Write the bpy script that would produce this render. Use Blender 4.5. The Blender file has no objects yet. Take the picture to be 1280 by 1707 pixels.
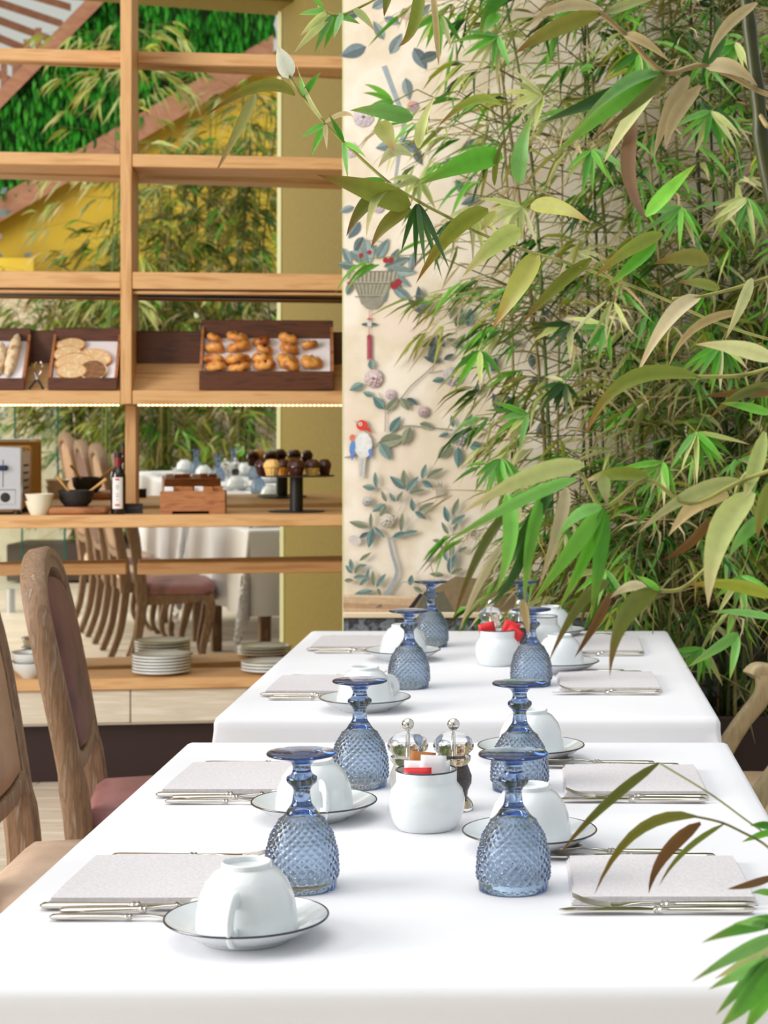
import bpy, bmesh, math, random
from math import sin, cos, pi, radians, sqrt
from mathutils import Vector, Matrix
random.seed(7)
V = Vector
SC = bpy.context.scene
COL = SC.collection

# ------------------------------------------------------------------ camera
F, CX, CY, CAMZ = 3100.0, 905.0, 705.0, 1.285      # focal length and principal point on the 1280x1707 frame
cam_d = bpy.data.cameras.new('camera')
cam = bpy.data.objects.new('camera', cam_d); COL.objects.link(cam)
cam.location = (0, 0, CAMZ); cam.rotation_euler = (pi/2, 0, 0)
cam_d.sensor_fit = 'HORIZONTAL'; cam_d.sensor_width = 36.0
cam_d.lens = 36.0*F/1280
cam_d.shift_x = (640-CX)/1280
cam_d.shift_y = (CY-853.5)/1280
cam_d.clip_start = 0.05; cam_d.clip_end = 200
cam_d.dof.use_dof = True; cam_d.dof.focus_distance = 2.6; cam_d.dof.aperture_fstop = 16
SC.camera = cam

# ------------------------------------------------------------------ sky, skylight, exposure
world = bpy.data.worlds.new('sky'); SC.world = world; world.use_nodes = True
bg = world.node_tree.nodes['Background']
bg.inputs[0].default_value = (0.93, 0.97, 1.0, 1); bg.inputs[1].default_value = 0.72
def area(name, loc, rot, sx, sy, power, col=(1, 1, 1)):
    d = bpy.data.lights.new(name, 'AREA'); d.shape = 'RECTANGLE'; d.size = sx; d.size_y = sy
    d.energy = power; d.color = col
    o = bpy.data.objects.new(name, d); COL.objects.link(o); o.location = loc; o.rotation_euler = rot
    return o
area('skylight', (-1.3, 2.6, 5.2), (radians(-6), radians(-14), 0), 4.6, 6.4, 130, (1, 0.985, 0.96))
area('added_side_fill', (-5.4, 1.3, 2.6), (radians(82), 0, radians(-90)), 4.0, 3.0, 480, (1, 0.98, 0.95))  # fill added outside the frame to brighten upright surfaces
SC.view_settings.view_transform = 'Standard'; SC.view_settings.look = 'None'
SC.view_settings.gamma = 1.0; SC.view_settings.use_curve_mapping = False
SC.view_settings.exposure = 0.0
SC.cycles.use_denoising = True
SC.cycles.max_bounces = 14; SC.cycles.transmission_bounces = 12; SC.cycles.glossy_bounces = 6
SC.cycles.sample_clamp_indirect = 6.0

# ------------------------------------------------------------------ helpers
def lin(c):
    return tuple(((v/255)/12.92 if v/255 <= 0.04045 else ((v/255+0.055)/1.055)**2.4) for v in c)
def P(px, py, Y):                      # a point Y metres in front of the camera
    return V(((px-CX)/F*Y, Y, CAMZ-(py-CY)/F*Y))
def nt(name):
    m = bpy.data.materials.new(name); m.use_nodes = True
    t = m.node_tree; return m, t, t.nodes, t.links, t.nodes['Principled BSDF']
def mat(name, col, rough=0.5, metal=0.0, spec=0.5, noise=None, scale=8.0, stretch=(1, 1, 1), bump=0.0, bscale=None, random_obj=0.0, coat=0.0, detail=4.0):
    m, t, N, L, b = nt(name)
    b.inputs['Roughness'].default_value = rough; b.inputs['Metallic'].default_value = metal
    b.inputs['Specular IOR Level'].default_value = spec
    b.inputs['Coat Weight'].default_value = coat
    c = lin(col)
    b.inputs['Base Color'].default_value = (*c, 1)
    if noise is not None or bump:
        tc = N.new('ShaderNodeTexCoord'); mp = N.new('ShaderNodeMapping'); mp.inputs['Scale'].default_value = stretch
        L.new(tc.outputs['Object'], mp.inputs[0])
        vec = mp.outputs[0]
        if random_obj:
            oi = N.new('ShaderNodeObjectInfo'); ad = N.new('ShaderNodeVectorMath'); ad.operation = 'ADD'
            mu = N.new('ShaderNodeMath'); mu.operation = 'MULTIPLY'; mu.inputs[1].default_value = 37.0
            L.new(oi.outputs['Random'], mu.inputs[0]); L.new(mp.outputs[0], ad.inputs[0]); L.new(mu.outputs[0], ad.inputs[1])
            vec = ad.outputs[0]
        nz = N.new('ShaderNodeTexNoise'); nz.inputs['Scale'].default_value = scale; nz.inputs['Detail'].default_value = detail
        L.new(vec, nz.inputs['Vector'])
        if noise is not None:
            rp = N.new('ShaderNodeValToRGB'); e = rp.color_ramp.elements
            cols = [col] + list(noise) if len(noise) and isinstance(noise[0], tuple) else [col, noise]
            e[0].position = 0.32; e[1].position = 0.68
            e[0].color = (*lin(cols[0]), 1); e[1].color = (*lin(cols[-1]), 1)
            for i, cc in enumerate(cols[1:-1]):
                k = rp.color_ramp.elements.new(0.32+0.36*(i+1)/(len(cols)-1)); k.color = (*lin(cc), 1)
            L.new(nz.outputs['Fac'], rp.inputs[0])
            out = rp.outputs[0]
            if random_obj:
                hs = N.new('ShaderNodeHueSaturation'); mr = N.new('ShaderNodeMapRange')
                mr.inputs['To Min'].default_value = 1-random_obj; mr.inputs['To Max'].default_value = 1+random_obj
                L.new(oi.outputs['Random'], mr.inputs[0]); L.new(mr.outputs[0], hs.inputs['Value']); L.new(out, hs.inputs['Color']); out = hs.outputs[0]
            L.new(out, b.inputs['Base Color'])
        if bump:
            src = nz.outputs['Fac']
            if bscale:
                n2 = N.new('ShaderNodeTexNoise'); n2.inputs['Scale'].default_value = bscale; L.new(vec, n2.inputs['Vector']); src = n2.outputs['Fac']
            bp = N.new('ShaderNodeBump'); bp.inputs['Strength'].default_value = bump; bp.inputs['Distance'].default_value = 0.01
            L.new(src, bp.inputs['Height']); L.new(bp.outputs[0], b.inputs['Normal'])
    return m
def glass(name, col=(255, 255, 255), rough=0.0, dens=0.0, vcol=(255, 255, 255), ior=1.5):
    m, t, N, L, b = nt(name)
    b.inputs['Base Color'].default_value = (*lin(col), 1); b.inputs['Roughness'].default_value = rough
    b.inputs['Transmission Weight'].default_value = 1.0; b.inputs['IOR'].default_value = ior
    if dens:
        va = N.new('ShaderNodeVolumeAbsorption'); va.inputs['Color'].default_value = (*lin(vcol), 1); va.inputs['Density'].default_value = dens
        L.new(va.outputs[0], N['Material Output'].inputs['Volume'])
    return m
def attr_mat(name, rough=0.5, transl=0.0, spec=0.4, grain=0.0):
    m, t, N, L, b = nt(name)
    a = N.new('ShaderNodeAttribute'); a.attribute_name = 'Col'
    b.inputs['Roughness'].default_value = rough; b.inputs['Specular IOR Level'].default_value = spec
    out = a.outputs['Color']
    if grain:
        tc = N.new('ShaderNodeTexCoord'); nz = N.new('ShaderNodeTexNoise'); nz.inputs['Scale'].default_value = 90; nz.inputs['Detail'].default_value = 5
        L.new(tc.outputs['Object'], nz.inputs['Vector'])
        mr = N.new('ShaderNodeMapRange'); mr.inputs['To Min'].default_value = 1-grain; mr.inputs['To Max'].default_value = 1+grain
        hs = N.new('ShaderNodeHueSaturation'); L.new(nz.outputs['Fac'], mr.inputs[0]); L.new(mr.outputs[0], hs.inputs['Value']); L.new(out, hs.inputs['Color']); out = hs.outputs[0]
    L.new(out, b.inputs['Base Color'])
    if transl:
        tr = N.new('ShaderNodeBsdfTranslucent'); mx = N.new('ShaderNodeMixShader'); mx.inputs[0].default_value = transl
        L.new(out, tr.inputs[0]); L.new(b.outputs[0], mx.inputs[1]); L.new(tr.outputs[0], mx.inputs[2])
        L.new(mx.outputs[0], N['Material Output'].inputs[0])
    return m
def emit(name, col, st):
    m, t, N, L, b = nt(name)
    b.inputs['Emission Color'].default_value = (*lin(col), 1); b.inputs['Emission Strength'].default_value = st
    b.inputs['Base Color'].default_value = (*lin(col), 1)
    return m

class MB:
    def __init__(s): s.v = []; s.f = []; s.c = []
    def add(s, vs, fs, col=None):
        o = len(s.v); s.v += [tuple(x) for x in vs]; s.f += [tuple(o+i for i in f) for f in fs]
        if col is not None:
            if isinstance(col, list): s.c += col
            else: s.c += [col]*len(vs)
    def box(s, a, b):
        x0, y0, z0 = a; x1, y1, z1 = b
        vs = [(x, y, z) for z in (z0, z1) for y in (y0, y1) for x in (x0, x1)]
        s.add(vs, [(0, 2, 3, 1), (4, 5, 7, 6), (0, 1, 5, 4), (2, 6, 7, 3), (0, 4, 6, 2), (1, 3, 7, 5)])
    def bbox(s, a, b, r=0.003, M=None):           # box with chamfered edges
        bm = bmesh.new()
        x0, y0, z0 = a; x1, y1, z1 = b
        bmesh.ops.create_cube(bm, size=1)
        for v in bm.verts:
            v.co = V(((x0+x1)/2+v.co.x*(x1-x0), (y0+y1)/2+v.co.y*(y1-y0), (z0+z1)/2+v.co.z*(z1-z0)))
        r = min(r, 0.45*min(abs(x1-x0), abs(y1-y0), abs(z1-z0)))
        bmesh.ops.bevel(bm, geom=bm.edges[:], offset=r, segments=1, affect='EDGES', profile=0.5)
        s.addbm(bm, M)
    def addbm(s, bm, M=None):
        bm.verts.index_update()
        vs = [(M @ v.co if M else v.co.copy()) for v in bm.verts]
        s.add(vs, [[v.index for v in f.verts] for f in bm.faces]); bm.free()
    def lathe(s, prof, n=32, c=(0, 0, 0), M=None):
        rings = []; vs = []; fs = []
        for r, z in prof:
            if r < 1e-6:
                rings.append([len(vs)]); vs.append(V((0, 0, z)))
            else:
                rings.append(list(range(len(vs), len(vs)+n)))
                vs += [V((r*cos(2*pi*k/n), r*sin(2*pi*k/n), z)) for k in range(n)]
        for a, b in zip(rings, rings[1:]):
            for k in range(n):
                k2 = (k+1) % n
                if len(a) == 1 and len(b) == 1: continue
                if len(a) == 1: fs.append((a[0], b[k2], b[k]))
                elif len(b) == 1: fs.append((a[k], a[k2], b[0]))
                else: fs.append((a[k], a[k2], b[k2], b[k]))
        vs = [(M @ v if M else v)+V(c) for v in vs]
        s.add(vs, fs)
    def sweep(s, pts, prof, up=(0, 0, 1), sc=None, caps=True, closed=False):
        pts = [V(p) for p in pts]; n = len(pts); m = len(prof); up = V(up)
        vs = []; fs = []
        for i, p in enumerate(pts):
            if closed: t = pts[(i+1) % n]-pts[i-1]
            else: t = pts[min(i+1, n-1)]-pts[max(i-1, 0)]
            t.normalize()
            side = t.cross(up)
            if side.length < 1e-4: side = t.cross(V((0.3, 1, 0.1)))
            side.normalize(); u2 = side.cross(t).normalized()
            k = sc[i] if sc else 1
            if not isinstance(k, tuple): k = (k, k)
            vs += [p+side*a*k[0]+u2*b*k[1] for a, b in prof]
        for i in range(n if closed else n-1):
            j = (i+1) % n
            for k in range(m):
                k2 = (k+1) % m
                fs.append((i*m+k, i*m+k2, j*m+k2, j*m+k))
        if caps and not closed:
            fs.append(tuple(range(m))[::-1]); fs.append(tuple(range((n-1)*m, n*m)))
        s.add(vs, fs)
    def tube(s, pts, r, n=8, sc=None, up=(0.13, 0.2, 1)):
        s.sweep(pts, [(r*cos(2*pi*k/n), r*sin(2*pi*k/n)) for k in range(n)], up, sc)
    def mesh(s, name, m, smooth=True, auto=True):
        me = bpy.data.meshes.new(name); me.from_pydata(s.v, [], s.f); me.update()
        if s.c and len(s.c) == len(s.v):
            ca = me.color_attributes.new('Col', 'FLOAT_COLOR', 'POINT')
            ca.data.foreach_set('color', [x for c in s.c for x in (*c[:3], 1.0)])
        for mm in (m if isinstance(m, list) else [m]): me.materials.append(mm)
        if smooth:
            me.shade_smooth() if hasattr(me, 'shade_smooth') else None
            if auto:
                try: me.set_sharp_from_angle(angle=radians(42))
                except Exception: pass
        return me
    def build(s, name, m, parent=None, smooth=True, auto=True, loc=None):
        bmf = None
        me = s.mesh(name, m, smooth, auto)
        o = bpy.data.objects.new(name, me); COL.objects.link(o)
        if parent: o.parent = parent
        if loc is not None: o.location = loc
        return o
def fixn(o):
    bm = bmesh.new(); bm.from_mesh(o.data); bmesh.ops.recalc_face_normals(bm, faces=bm.faces[:]); bm.to_mesh(o.data); bm.free(); return o
def tag(o, label, cat, group=None, kind=None):
    o['label'] = label; o['category'] = cat
    if group: o['group'] = group
    if kind: o['kind'] = kind
    return o
def thing(name, label, cat, loc=(0, 0, 0), rz=0, group=None):
    o = bpy.data.objects.new(name, None); COL.objects.link(o); o.location = loc; o.rotation_euler = (0, 0, rz)
    return tag(o, label, cat, group)
def dup(root, loc, rz, label, group=None, parent=None):
    r = root.copy(); COL.objects.link(r); r.location = loc; r.rotation_euler = (0, 0, rz)
    if label: r['label'] = label
    if group: r['group'] = group
    for ch in list(root.children):
        c = ch.copy(); COL.objects.link(c); c.parent = r
        for g in list(ch.children):
            d = g.copy(); COL.objects.link(d); d.parent = c
    return r
def struct(o, label=None):
    o['kind'] = 'structure'
    if label: o['label'] = label
    return o
def cmr(pts, n=6):                     # Catmull-Rom through pts
    pts = [V(p) for p in pts]; out = []
    for i in range(len(pts)-1):
        p0 = pts[max(i-1, 0)]; p1 = pts[i]; p2 = pts[i+1]; p3 = pts[min(i+2, len(pts)-1)]
        for k in range(n):
            t = k/n
            out.append(0.5*((2*p1)+(p2-p0)*t+(2*p0-5*p1+4*p2-p3)*t*t+(3*p1-p0-3*p2+p3)*t**3))
    out.append(pts[-1]); return out
def rrect(w, h, r, n=3):
    out = []
    for cx, cy, a0 in ((w-r, h-r, 0), (-w+r, h-r, pi/2), (-w+r, -h+r, pi), (w-r, -h+r, 3*pi/2)):
        for k in range(n+1):
            a = a0+pi/2*k/n; out.append((cx+r*cos(a), cy+r*sin(a)))
    return out

# ------------------------------------------------------------------ materials
M_OAK = mat('honey_oak', (203, 156, 104), 0.5, noise=((214, 170, 120), (190, 140, 88)), scale=3.5, stretch=(1.2, 14, 14), bump=0.06)
M_OAKV = mat('honey_oak_upright', (203, 156, 104), 0.5, noise=((214, 170, 120), (190, 140, 88)), scale=3.5, stretch=(14, 14, 1.2), bump=0.06)
M_DARKWOOD = mat('walnut', (74, 36, 18), 0.45, noise=((92, 48, 24), (56, 26, 12)), scale=4, stretch=(2, 16, 16), bump=0.05)
M_BOARD = mat('acacia', (150, 92, 54), 0.5, noise=((178, 118, 74), (132, 78, 44)), scale=5, stretch=(2, 12, 12), bump=0.05)
M_PALEWOOD = mat('pale_veneer', (222, 213, 198), 0.5, noise=((205, 194, 176), (228, 220, 208)), scale=4, stretch=(1, 10, 22))
M_KICK = mat('dark_brown_lacquer', (42, 20, 19), 0.5)
M_FLOOR = mat('limed_floorboard', (214, 198, 178), 0.5, noise=((226, 214, 198), (198, 180, 158)), scale=3, stretch=(1, 14, 14), random_obj=0.07, bump=0.04)
M_MIRROR = mat('mirror_silver', (236, 234, 222), 0.004, 1.0)
M_OLIVE = mat('olive_plaster', (134, 116, 32), 0.75, noise=(144, 124, 40), scale=40, bump=0.1, bscale=160)
M_YELLOW = mat('yellow_plaster', (222, 192, 56), 0.75, noise=(206, 170, 60), scale=2)
M_SAGE = mat('sage_paint', (206, 208, 160), 0.6)
M_PAPER = mat('wallpaper_ground', (226, 212, 194), 0.8, noise=((233, 222, 208), (218, 203, 180), (227, 210, 195)), scale=5, detail=8, bump=0.03, bscale=120)
M_PRINT = attr_mat('wallpaper_print', 0.8, spec=0.2, grain=0.25)
M_MARBLE = mat('dark_tile', (62, 66, 74), 0.35, noise=((120, 128, 136), (40, 42, 48), (110, 104, 98)), scale=26, detail=6)
M_CREAM = mat('cream_moulding', (212, 194, 166), 0.6)
M_BROWNBEAM = mat('cedar_beam', (176, 124, 98), 0.6, noise=(158, 104, 80), scale=3, stretch=(1, 8, 8))
M_GREENLEAF = attr_mat('leaf', 0.42, 0.32, 0.45, grain=0.16)
M_CULM = attr_mat('culm', 0.45, 0, 0.4, grain=0.2)
M_PLANTER = mat('dark_planter', (52, 33, 27), 0.55)
M_SOIL = mat('soil', (58, 46, 34), 0.95, noise=(88, 72, 52), scale=60, bump=0.6)
M_CLOTH = mat('white_linen', (233, 233, 237), 0.85, spec=0.2, bump=0.05, bscale=600, noise=(229, 229, 234), scale=5)
M_NAPKIN = mat('grey_linen', (208, 203, 206), 0.9, spec=0.15, noise=(220, 216, 218), scale=220, bump=0.15)
M_PORC = mat('white_porcelain', (222, 227, 230), 0.12, spec=0.6, coat=0.3)
M_PLATINUM = mat('platinum_rim', (88, 84, 88), 0.25, 0.9)
M_RIMPALE = mat('soft_grey_rim', (120, 108, 98), 0.4)
M_SILVER = mat('silver_plate', (214, 208, 200), 0.14, 1.0)
M_STEEL = mat('brushed_steel', (206, 210, 218), 0.35, 0.85, noise=(196, 200, 210), scale=60, stretch=(1, 1, 12))
M_CHROME = mat('chrome', (225, 222, 215), 0.06, 1.0)
M_WARMREFL = mat('steel_warm_reflection', (186, 140, 74), 0.3, 0.6)  # toaster steel with its warm reflection put into the base colour
M_BLACK = mat('matt_black', (24, 22, 22), 0.5)
M_BLACKSTONE = mat('black_stoneware', (34, 33, 34), 0.6, bump=0.2, bscale=80)
M_CREAMCER = mat('cream_ceramic', (232, 226, 208), 0.3)
M_WEATHER = mat('weathered_oak', (118, 90, 66), 0.55, noise=((134, 104, 78), (110, 82, 58), (152, 132, 112)), scale=5, stretch=(16, 16, 1.4), bump=0.22, detail=9)
M_PALECHAIR = mat('bleached_oak', (164, 146, 112), 0.6, noise=((180, 162, 126), (154, 136, 102)), scale=6, stretch=(10, 10, 1.6), bump=0.25, detail=8)
M_MAUVE = mat('mauve_leather', (84, 46, 44), 0.5, noise=((102, 60, 58), (70, 36, 36)), scale=9, bump=0.1, bscale=140)
M_TAN = mat('tan_leather', (196, 166, 142), 0.45, noise=((208, 182, 160), (180, 148, 124)), scale=6, bump=0.1, bscale=140)
M_TANB = mat('brown_leather', (148, 112, 86), 0.42, noise=((164, 128, 100), (128, 94, 70)), scale=6, bump=0.1, bscale=140)
M_SEATTAN = mat('beige_leather', (196, 170, 140), 0.5, noise=((206, 182, 152), (182, 154, 124)), scale=5, bump=0.1, bscale=140)
M_PINK = mat('rose_leather', (136, 88, 86), 0.45, noise=((150, 102, 102), (112, 70, 66)), scale=6, bump=0.1, bscale=140)
M_BLUEGLASS = glass('blue_pressed_glass', (222, 233, 243), 0.012, 48, (82, 146, 204))
M_ACRYL = glass('clear_acrylic', (250, 250, 250), 0.01, ior=1.48)
M_PANE = glass('green_edged_glass', (242, 250, 247), 0.0, 6, (120, 210, 180), 1.45)
M_PAPERW = mat('white_paper', (236, 233, 238), 0.8)
M_RED = mat('red_packet', (214, 38, 44), 0.5)
M_KRAFT = mat('kraft_packet', (176, 112, 60), 0.7)
M_PEPPER = mat('peppercorns', (44, 32, 30), 0.7, noise=(90, 70, 60), scale=300)
M_SALT = mat('salt', (240, 238, 234), 0.8)
M_BREADCRUST = mat('floured_crust', (206, 160, 104), 0.8, noise=((236, 216, 184), (178, 126, 74)), scale=26, detail=7, bump=0.5)
M_CRUST = mat('golden_crust', (200, 122, 50), 0.4, noise=((228, 162, 84), (150, 76, 28)), scale=18, detail=4, bump=0.3)
M_CRUMB = mat('bread_crumb', (226, 198, 156), 0.85, noise=((214, 178, 130), (236, 214, 178)), scale=50, bump=0.4)
M_RYE = mat('rye_crumb', (150, 108, 74), 0.85, noise=(120, 82, 54), scale=60, bump=0.4)
M_CHOC = mat('chocolate', (66, 30, 24), 0.25, spec=0.6)
M_SPONGE = mat('sponge_cake', (228, 176, 92), 0.8, noise=(242, 206, 136), scale=40, bump=0.4)
M_ORANGECAKE = mat('orange_sponge', (216, 134, 44), 0.7, noise=(236, 164, 74), scale=40, bump=0.3)
M_WINE = mat('dark_glass', (22, 14, 14), 0.08, spec=0.7)
M_LABEL = mat('label_paper', (228, 226, 226), 0.7)
M_REDCAP = mat('red_foil', (120, 20, 26), 0.35)
M_LED = emit('led_light', (255, 232, 186), 2.2)
M_GREY = mat('faint_grey_ink', (96, 94, 92), 0.7)
M_SPOONW = mat('beech', (206, 158, 96), 0.6)

# ------------------------------------------------------------------ frames of reference
S_TAN = 0.125                                    # the shelving recedes a little to the right
S_ANG = math.atan(S_TAN); S_O = P(300, 705, 6.65); S_O.z = 0
ex, ey = V((cos(S_ANG), sin(S_ANG), 0)), V((-sin(S_ANG), cos(S_ANG), 0))
def su(px, d=0.0):                               # local x on the shelving for an image column, at local depth d
    o = S_O+ey*d; k = px-CX
    return (k*o.y-F*o.x)/(F*ex.x-k*ex.y)
def sz(py, u=0.0, d=0.0):
    q = S_O+ex*u+ey*d; return CAMZ-(py-CY)/F*q.y
def sw(u, d, z): q = S_O+ex*u+ey*d; return V((q.x, q.y, z))
MIR_ANG = math.atan(0.195) - S_ANG               # mirror panels sit slightly askew at the back
MIR_D = 0.31
MIR_TILT = 0.021
M_O = S_O+ey*MIR_D
mdir = V((cos(S_ANG+MIR_ANG), sin(S_ANG+MIR_ANG), 0)); mn = V((mdir.y, -mdir.x, 0))
def reflect(p):
    p = V(p); return p-2*((p-M_O).dot(mn))*mn
YW = 5.35; XW = (573-CX)/F*YW                    # wallpapered wall and its end

# ------------------------------------------------------------------ the setting
fl = MB(); fl.box((-6, -8, -0.12), (4.5, 7.6, -0.018)); floor = struct(fl.build('floor', M_FLOOR, smooth=False))
pl = MB(); pl.bbox((-1.2, -0.089, -0.018), (1.198, 0.089, 0.0), 0.003); plank_me = pl.mesh('plank', M_FLOOR)
for r in range(46):
    for c in range(3):
        o = bpy.data.objects.new('plank', plank_me); COL.objects.link(o); o.parent = floor
        o.location = (-3.3+2.4*c+(0.8*(r % 3))-0.5, -1.1+0.18*r, 0)

w = MB(); w.box((XW, YW, 0), (2.6, YW+0.03, 3.4)); wall_far = struct(w.build('wall_far', M_PAPER, smooth=False))
w = MB(); w.box((XW, YW+0.03, 0), (XW+0.12, 7.35, 3.4)); struct(w.build('wall_return', M_OLIVE, smooth=False))
w = MB(); w.bbox((XW-0.012, YW+0.09, 0), (XW, 7.0, 0.11), 0.003); struct(w.build('baseboard_return', M_KICK))
w = MB(); w.bbox((XW-0.004, YW+0.0, 0), (XW+0.0, YW+0.075, 3.12), 0.001); struct(w.build('trim_1', M_SAGE))
w = MB(); w.box((-4.5, 7.2, 0), (XW, 7.35, 3.4)); struct(w.build('wall_back', M_OLIVE, smooth=False))
w = MB(); w.bbox((-4.5, YW-0.1, 3.13), (XW+0.02, YW+0.27, 3.245), 0.004); struct(w.build('trim_2', M_OLIVE))
# added left wall, out of view, with an opening sized to the side fill light
w = MB()
for a, b in (((-5.75, -3.5, 0), (-5.55, 7.2, 1.05)), ((-5.75, -3.5, 4.15), (-5.55, 7.2, 4.6)), ((-5.75, -3.5, 1.05), (-5.55, -0.75, 4.15)), ((-5.75, 3.35, 1.05), (-5.55, 7.2, 4.15))): w.box(a, b)
struct(w.build('added_wall_left', M_YELLOW, smooth=False))
w = MB()
for k in range(5): y = -0.72+1.008*k; w.bbox((-5.7, y-0.03, 1.06), (-5.6, y+0.03, 4.14), 0.006)
for z in (1.08, 2.6, 4.12): w.bbox((-5.7, -0.75, z-0.03), (-5.6, 3.35, z+0.03), 0.006)
struct(w.build('added_window_frame', M_WEATHER))  # made-up window bars around the added fill light
zr = CAMZ-(1023-CY)/F*YW
w = MB(); w.bbox((XW, YW-0.022, zr-0.010), (2.6, YW, zr+0.006), 0.003); struct(w.build('trim_3', M_CREAM))
w = MB(); w.box((XW, YW-0.006, 0), (2.6, YW, zr-0.010)); struct(w.build('baseboard_far', M_MARBLE, smooth=False))

# ---- painted chinoiserie print on the wallpaper
def print_builder():
    pb = MB(); st = {'k': 0}
    def xy(px, py):
        q = P(px, py, YW); st['k'] += 0
        return (q.x-XW, q.z)
    def poly(pts, col):
        st['k'] += 1; y = -0.0006-0.000012*st['k']
        if len(pts) == 0: return
        w = [xy(*p) for p in pts]
        pb.add([(a, y, b) for a, b in w], [tuple(range(len(w)))], lin(tuple(v+(255-v)*0.04 for v in col)))
    def leaf(px, py, L, ang, W=None, col=(120, 142, 134), vein=True):
        W = W or L*0.3; a = radians(ang); d = (cos(a), -sin(a)); n = (-d[1], d[0]); k = 7
        def q(t, s): return (px+d[0]*L*t+n[0]*s, py+d[1]*L*t+n[1]*s)
        wd = [W/2*sin(pi*t**0.8)**0.9 for t in [i/k for i in range(k+1)]]
        poly([q(i/k, wd[i]) for i in range(k+1)]+[q(i/k, -wd[i]) for i in range(k-1, 0, -1)], col)
        poly([q(i/k, 0) for i in range(k+1)]+[q(i/k, -wd[i]*0.93) for i in range(k-1, 0, -1)], tuple(int(v*0.82) for v in col))
        if vein: poly([q(0, .6), q(0.92, .3), q(0.92, -.3), q(0, -.6)], tuple(int(v*0.55) for v in col))
    def stroke(pts, w0, w1, col):
        c = cmr([(p[0], p[1], 0) for p in pts], 5); n = len(c)
        for i in range(n-1):
            a, b = c[i], c[i+1]; t = (b-a); t.normalize(); nn = V((-t.y, t.x, 0))
            wa = (w0+(w1-w0)*i/(n-1))/2; wb = (w0+(w1-w0)*(i+1)/(n-1))/2
            poly([tuple((a+nn*wa)[:2]), tuple((b+nn*wb)[:2]), tuple((b-nn*wb)[:2]), tuple((a-nn*wa)[:2])], col)
    def ell(px, py, rx, ry, col, ang=0, n=12):
        a = radians(ang)
        poly([(px+rx*cos(t)*cos(a)-ry*sin(t)*sin(a), py+rx*cos(t)*sin(a)+ry*sin(t)*cos(a)) for t in [2*pi*i/n for i in range(n)]], col)
    rnd = random.Random(3)
    def flower(px, py, r, c1=(202, 186, 184), c2=(140, 120, 124)):
        for ring, nn in ((1.0, 9), (0.68, 7), (0.36, 5)):
            for i in range(nn):
                a = 2*pi*i/nn+ring; x = px+cos(a)*r*ring*0.62; y = py+sin(a)*r*ring*0.62
                ell(x, y, r*0.36, r*0.26, c2, math.degrees(a)+90, 8); ell(x-0.8, y-0.8, r*0.30, r*0.20, c1, math.degrees(a)+90, 8)
        ell(px, py, r*0.16, r*0.14, (120, 92, 88), 0, 8)
    T = (124, 148, 142); T2 = (104, 134, 132); G = (138, 144, 118); D = (96, 108, 108); GB = (112, 128, 134)
    # tree at the top
    stroke([(640, 110), (655, 150), (672, 200), (668, 240)], 9, 6, (150, 160, 166)); stroke([(668, 240), (660, 290), (655, 330)], 6, 3, (160, 166, 168))
    for a in [(610, 78, 46, 200, 24), (640, 66, 36, 120, 16), (650, 90, 40, 60, 18), (690, 80, 42, 300, 22), (700, 100, 36, 20, 18), (676, 130, 38, 280, 18), (600, 20, 30, 200, 14), (620, 14, 34, 30, 16), (640, 30, 30, 340, 14), (690, 30, 36, 40, 16), (665, 240, 40, 190, 20), (670, 236, 38, 330, 20), (655, 225, 34, 140, 16), (690, 250, 30, 300, 14), (640, 330, 32, 230, 14), (600, 370, 34, 235, 18), (660, 345, 30, 320, 14), (590, 345, 26, 200, 12), (605, 395, 30, 240, 16), (690, 420, 36, 260, 14)]:
        leaf(*a, col=rnd.choice([GB, D, (136, 150, 152)]))
    flower(606, 195, 20, (206, 196, 200), (170, 156, 164)); flower(584, 250, 15, (206, 196, 200), (170, 156, 164)); flower(688, 178, 11, (206, 150, 150), (150, 130, 150)); flower(675, 25, 9, (226, 170, 176), (190, 160, 166)); flower(630, 345, 12, (206, 196, 200), (170, 156, 164))
    # basket of fruit
    for a in [(640, 445, 46, 20, 16), (645, 450, 50, 355, 18), (650, 458, 40, 330, 15), (655, 470, 36, 300, 14), (640, 475, 30, 270, 12), (660, 480, 34, 320, 13), (650, 440, 30, 60, 12), (612, 436, 34, 150, 20), (600, 432, 36, 40, 20), (615, 440, 44, 100, 22), (590, 445, 28, 170, 14), (628, 432, 40, 60, 16), (586, 470, 24, 250, 12), (584, 440, 30, 115, 12)]:
        leaf(*a, col=rnd.choice([(126, 148, 148), (142, 160, 158), (116, 134, 128)]))
    poly([(578, 452), (662, 452), (664, 463), (650, 472), (592, 472), (577, 462)], (164, 158, 140))
    poly([(588, 472), (652, 472), (641, 494), (598, 494)], (150, 146, 128))
    poly([(598, 494), (641, 494), (636, 508), (627, 515), (612, 515), (602, 506)], (138, 134, 118))
    for i in range(12): poly([(582+i*7, 453), (585+i*7, 453), (586+i*6.6, 470), (583+i*6.6, 470)], (118, 112, 96))
    for i in range(8): poly([(592+i*7, 474), (594+i*7, 474), (600+i*5, 492), (598+i*5, 492)], (112, 108, 92))
    for b in [(591, 472, 74, 1.6), (588, 452, 74, 1.4), (600, 494, 40, 1.6)]: poly([(b[0]-8, b[1]), (b[0]+b[2]-6, b[1]), (b[0]+b[2]-6, b[1]+b[3]), (b[0]-8, b[1]+b[3])], (96, 92, 78))
    for x, y, r in [(643, 434, 5), (652, 434, 5), (657, 477, 6), (664, 471, 6), (592, 444, 3), (601, 443, 3), (609, 443, 3), (616, 421, 4), (602, 426, 4), (581, 472, 3), (586, 474, 3)]: ell(x, y, r, r, (150, 44, 48), 0, 9)
    stroke([(600, 440), (598, 420), (612, 402), (640, 404)], 1.6, 1.2, (150, 150, 140))
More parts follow.
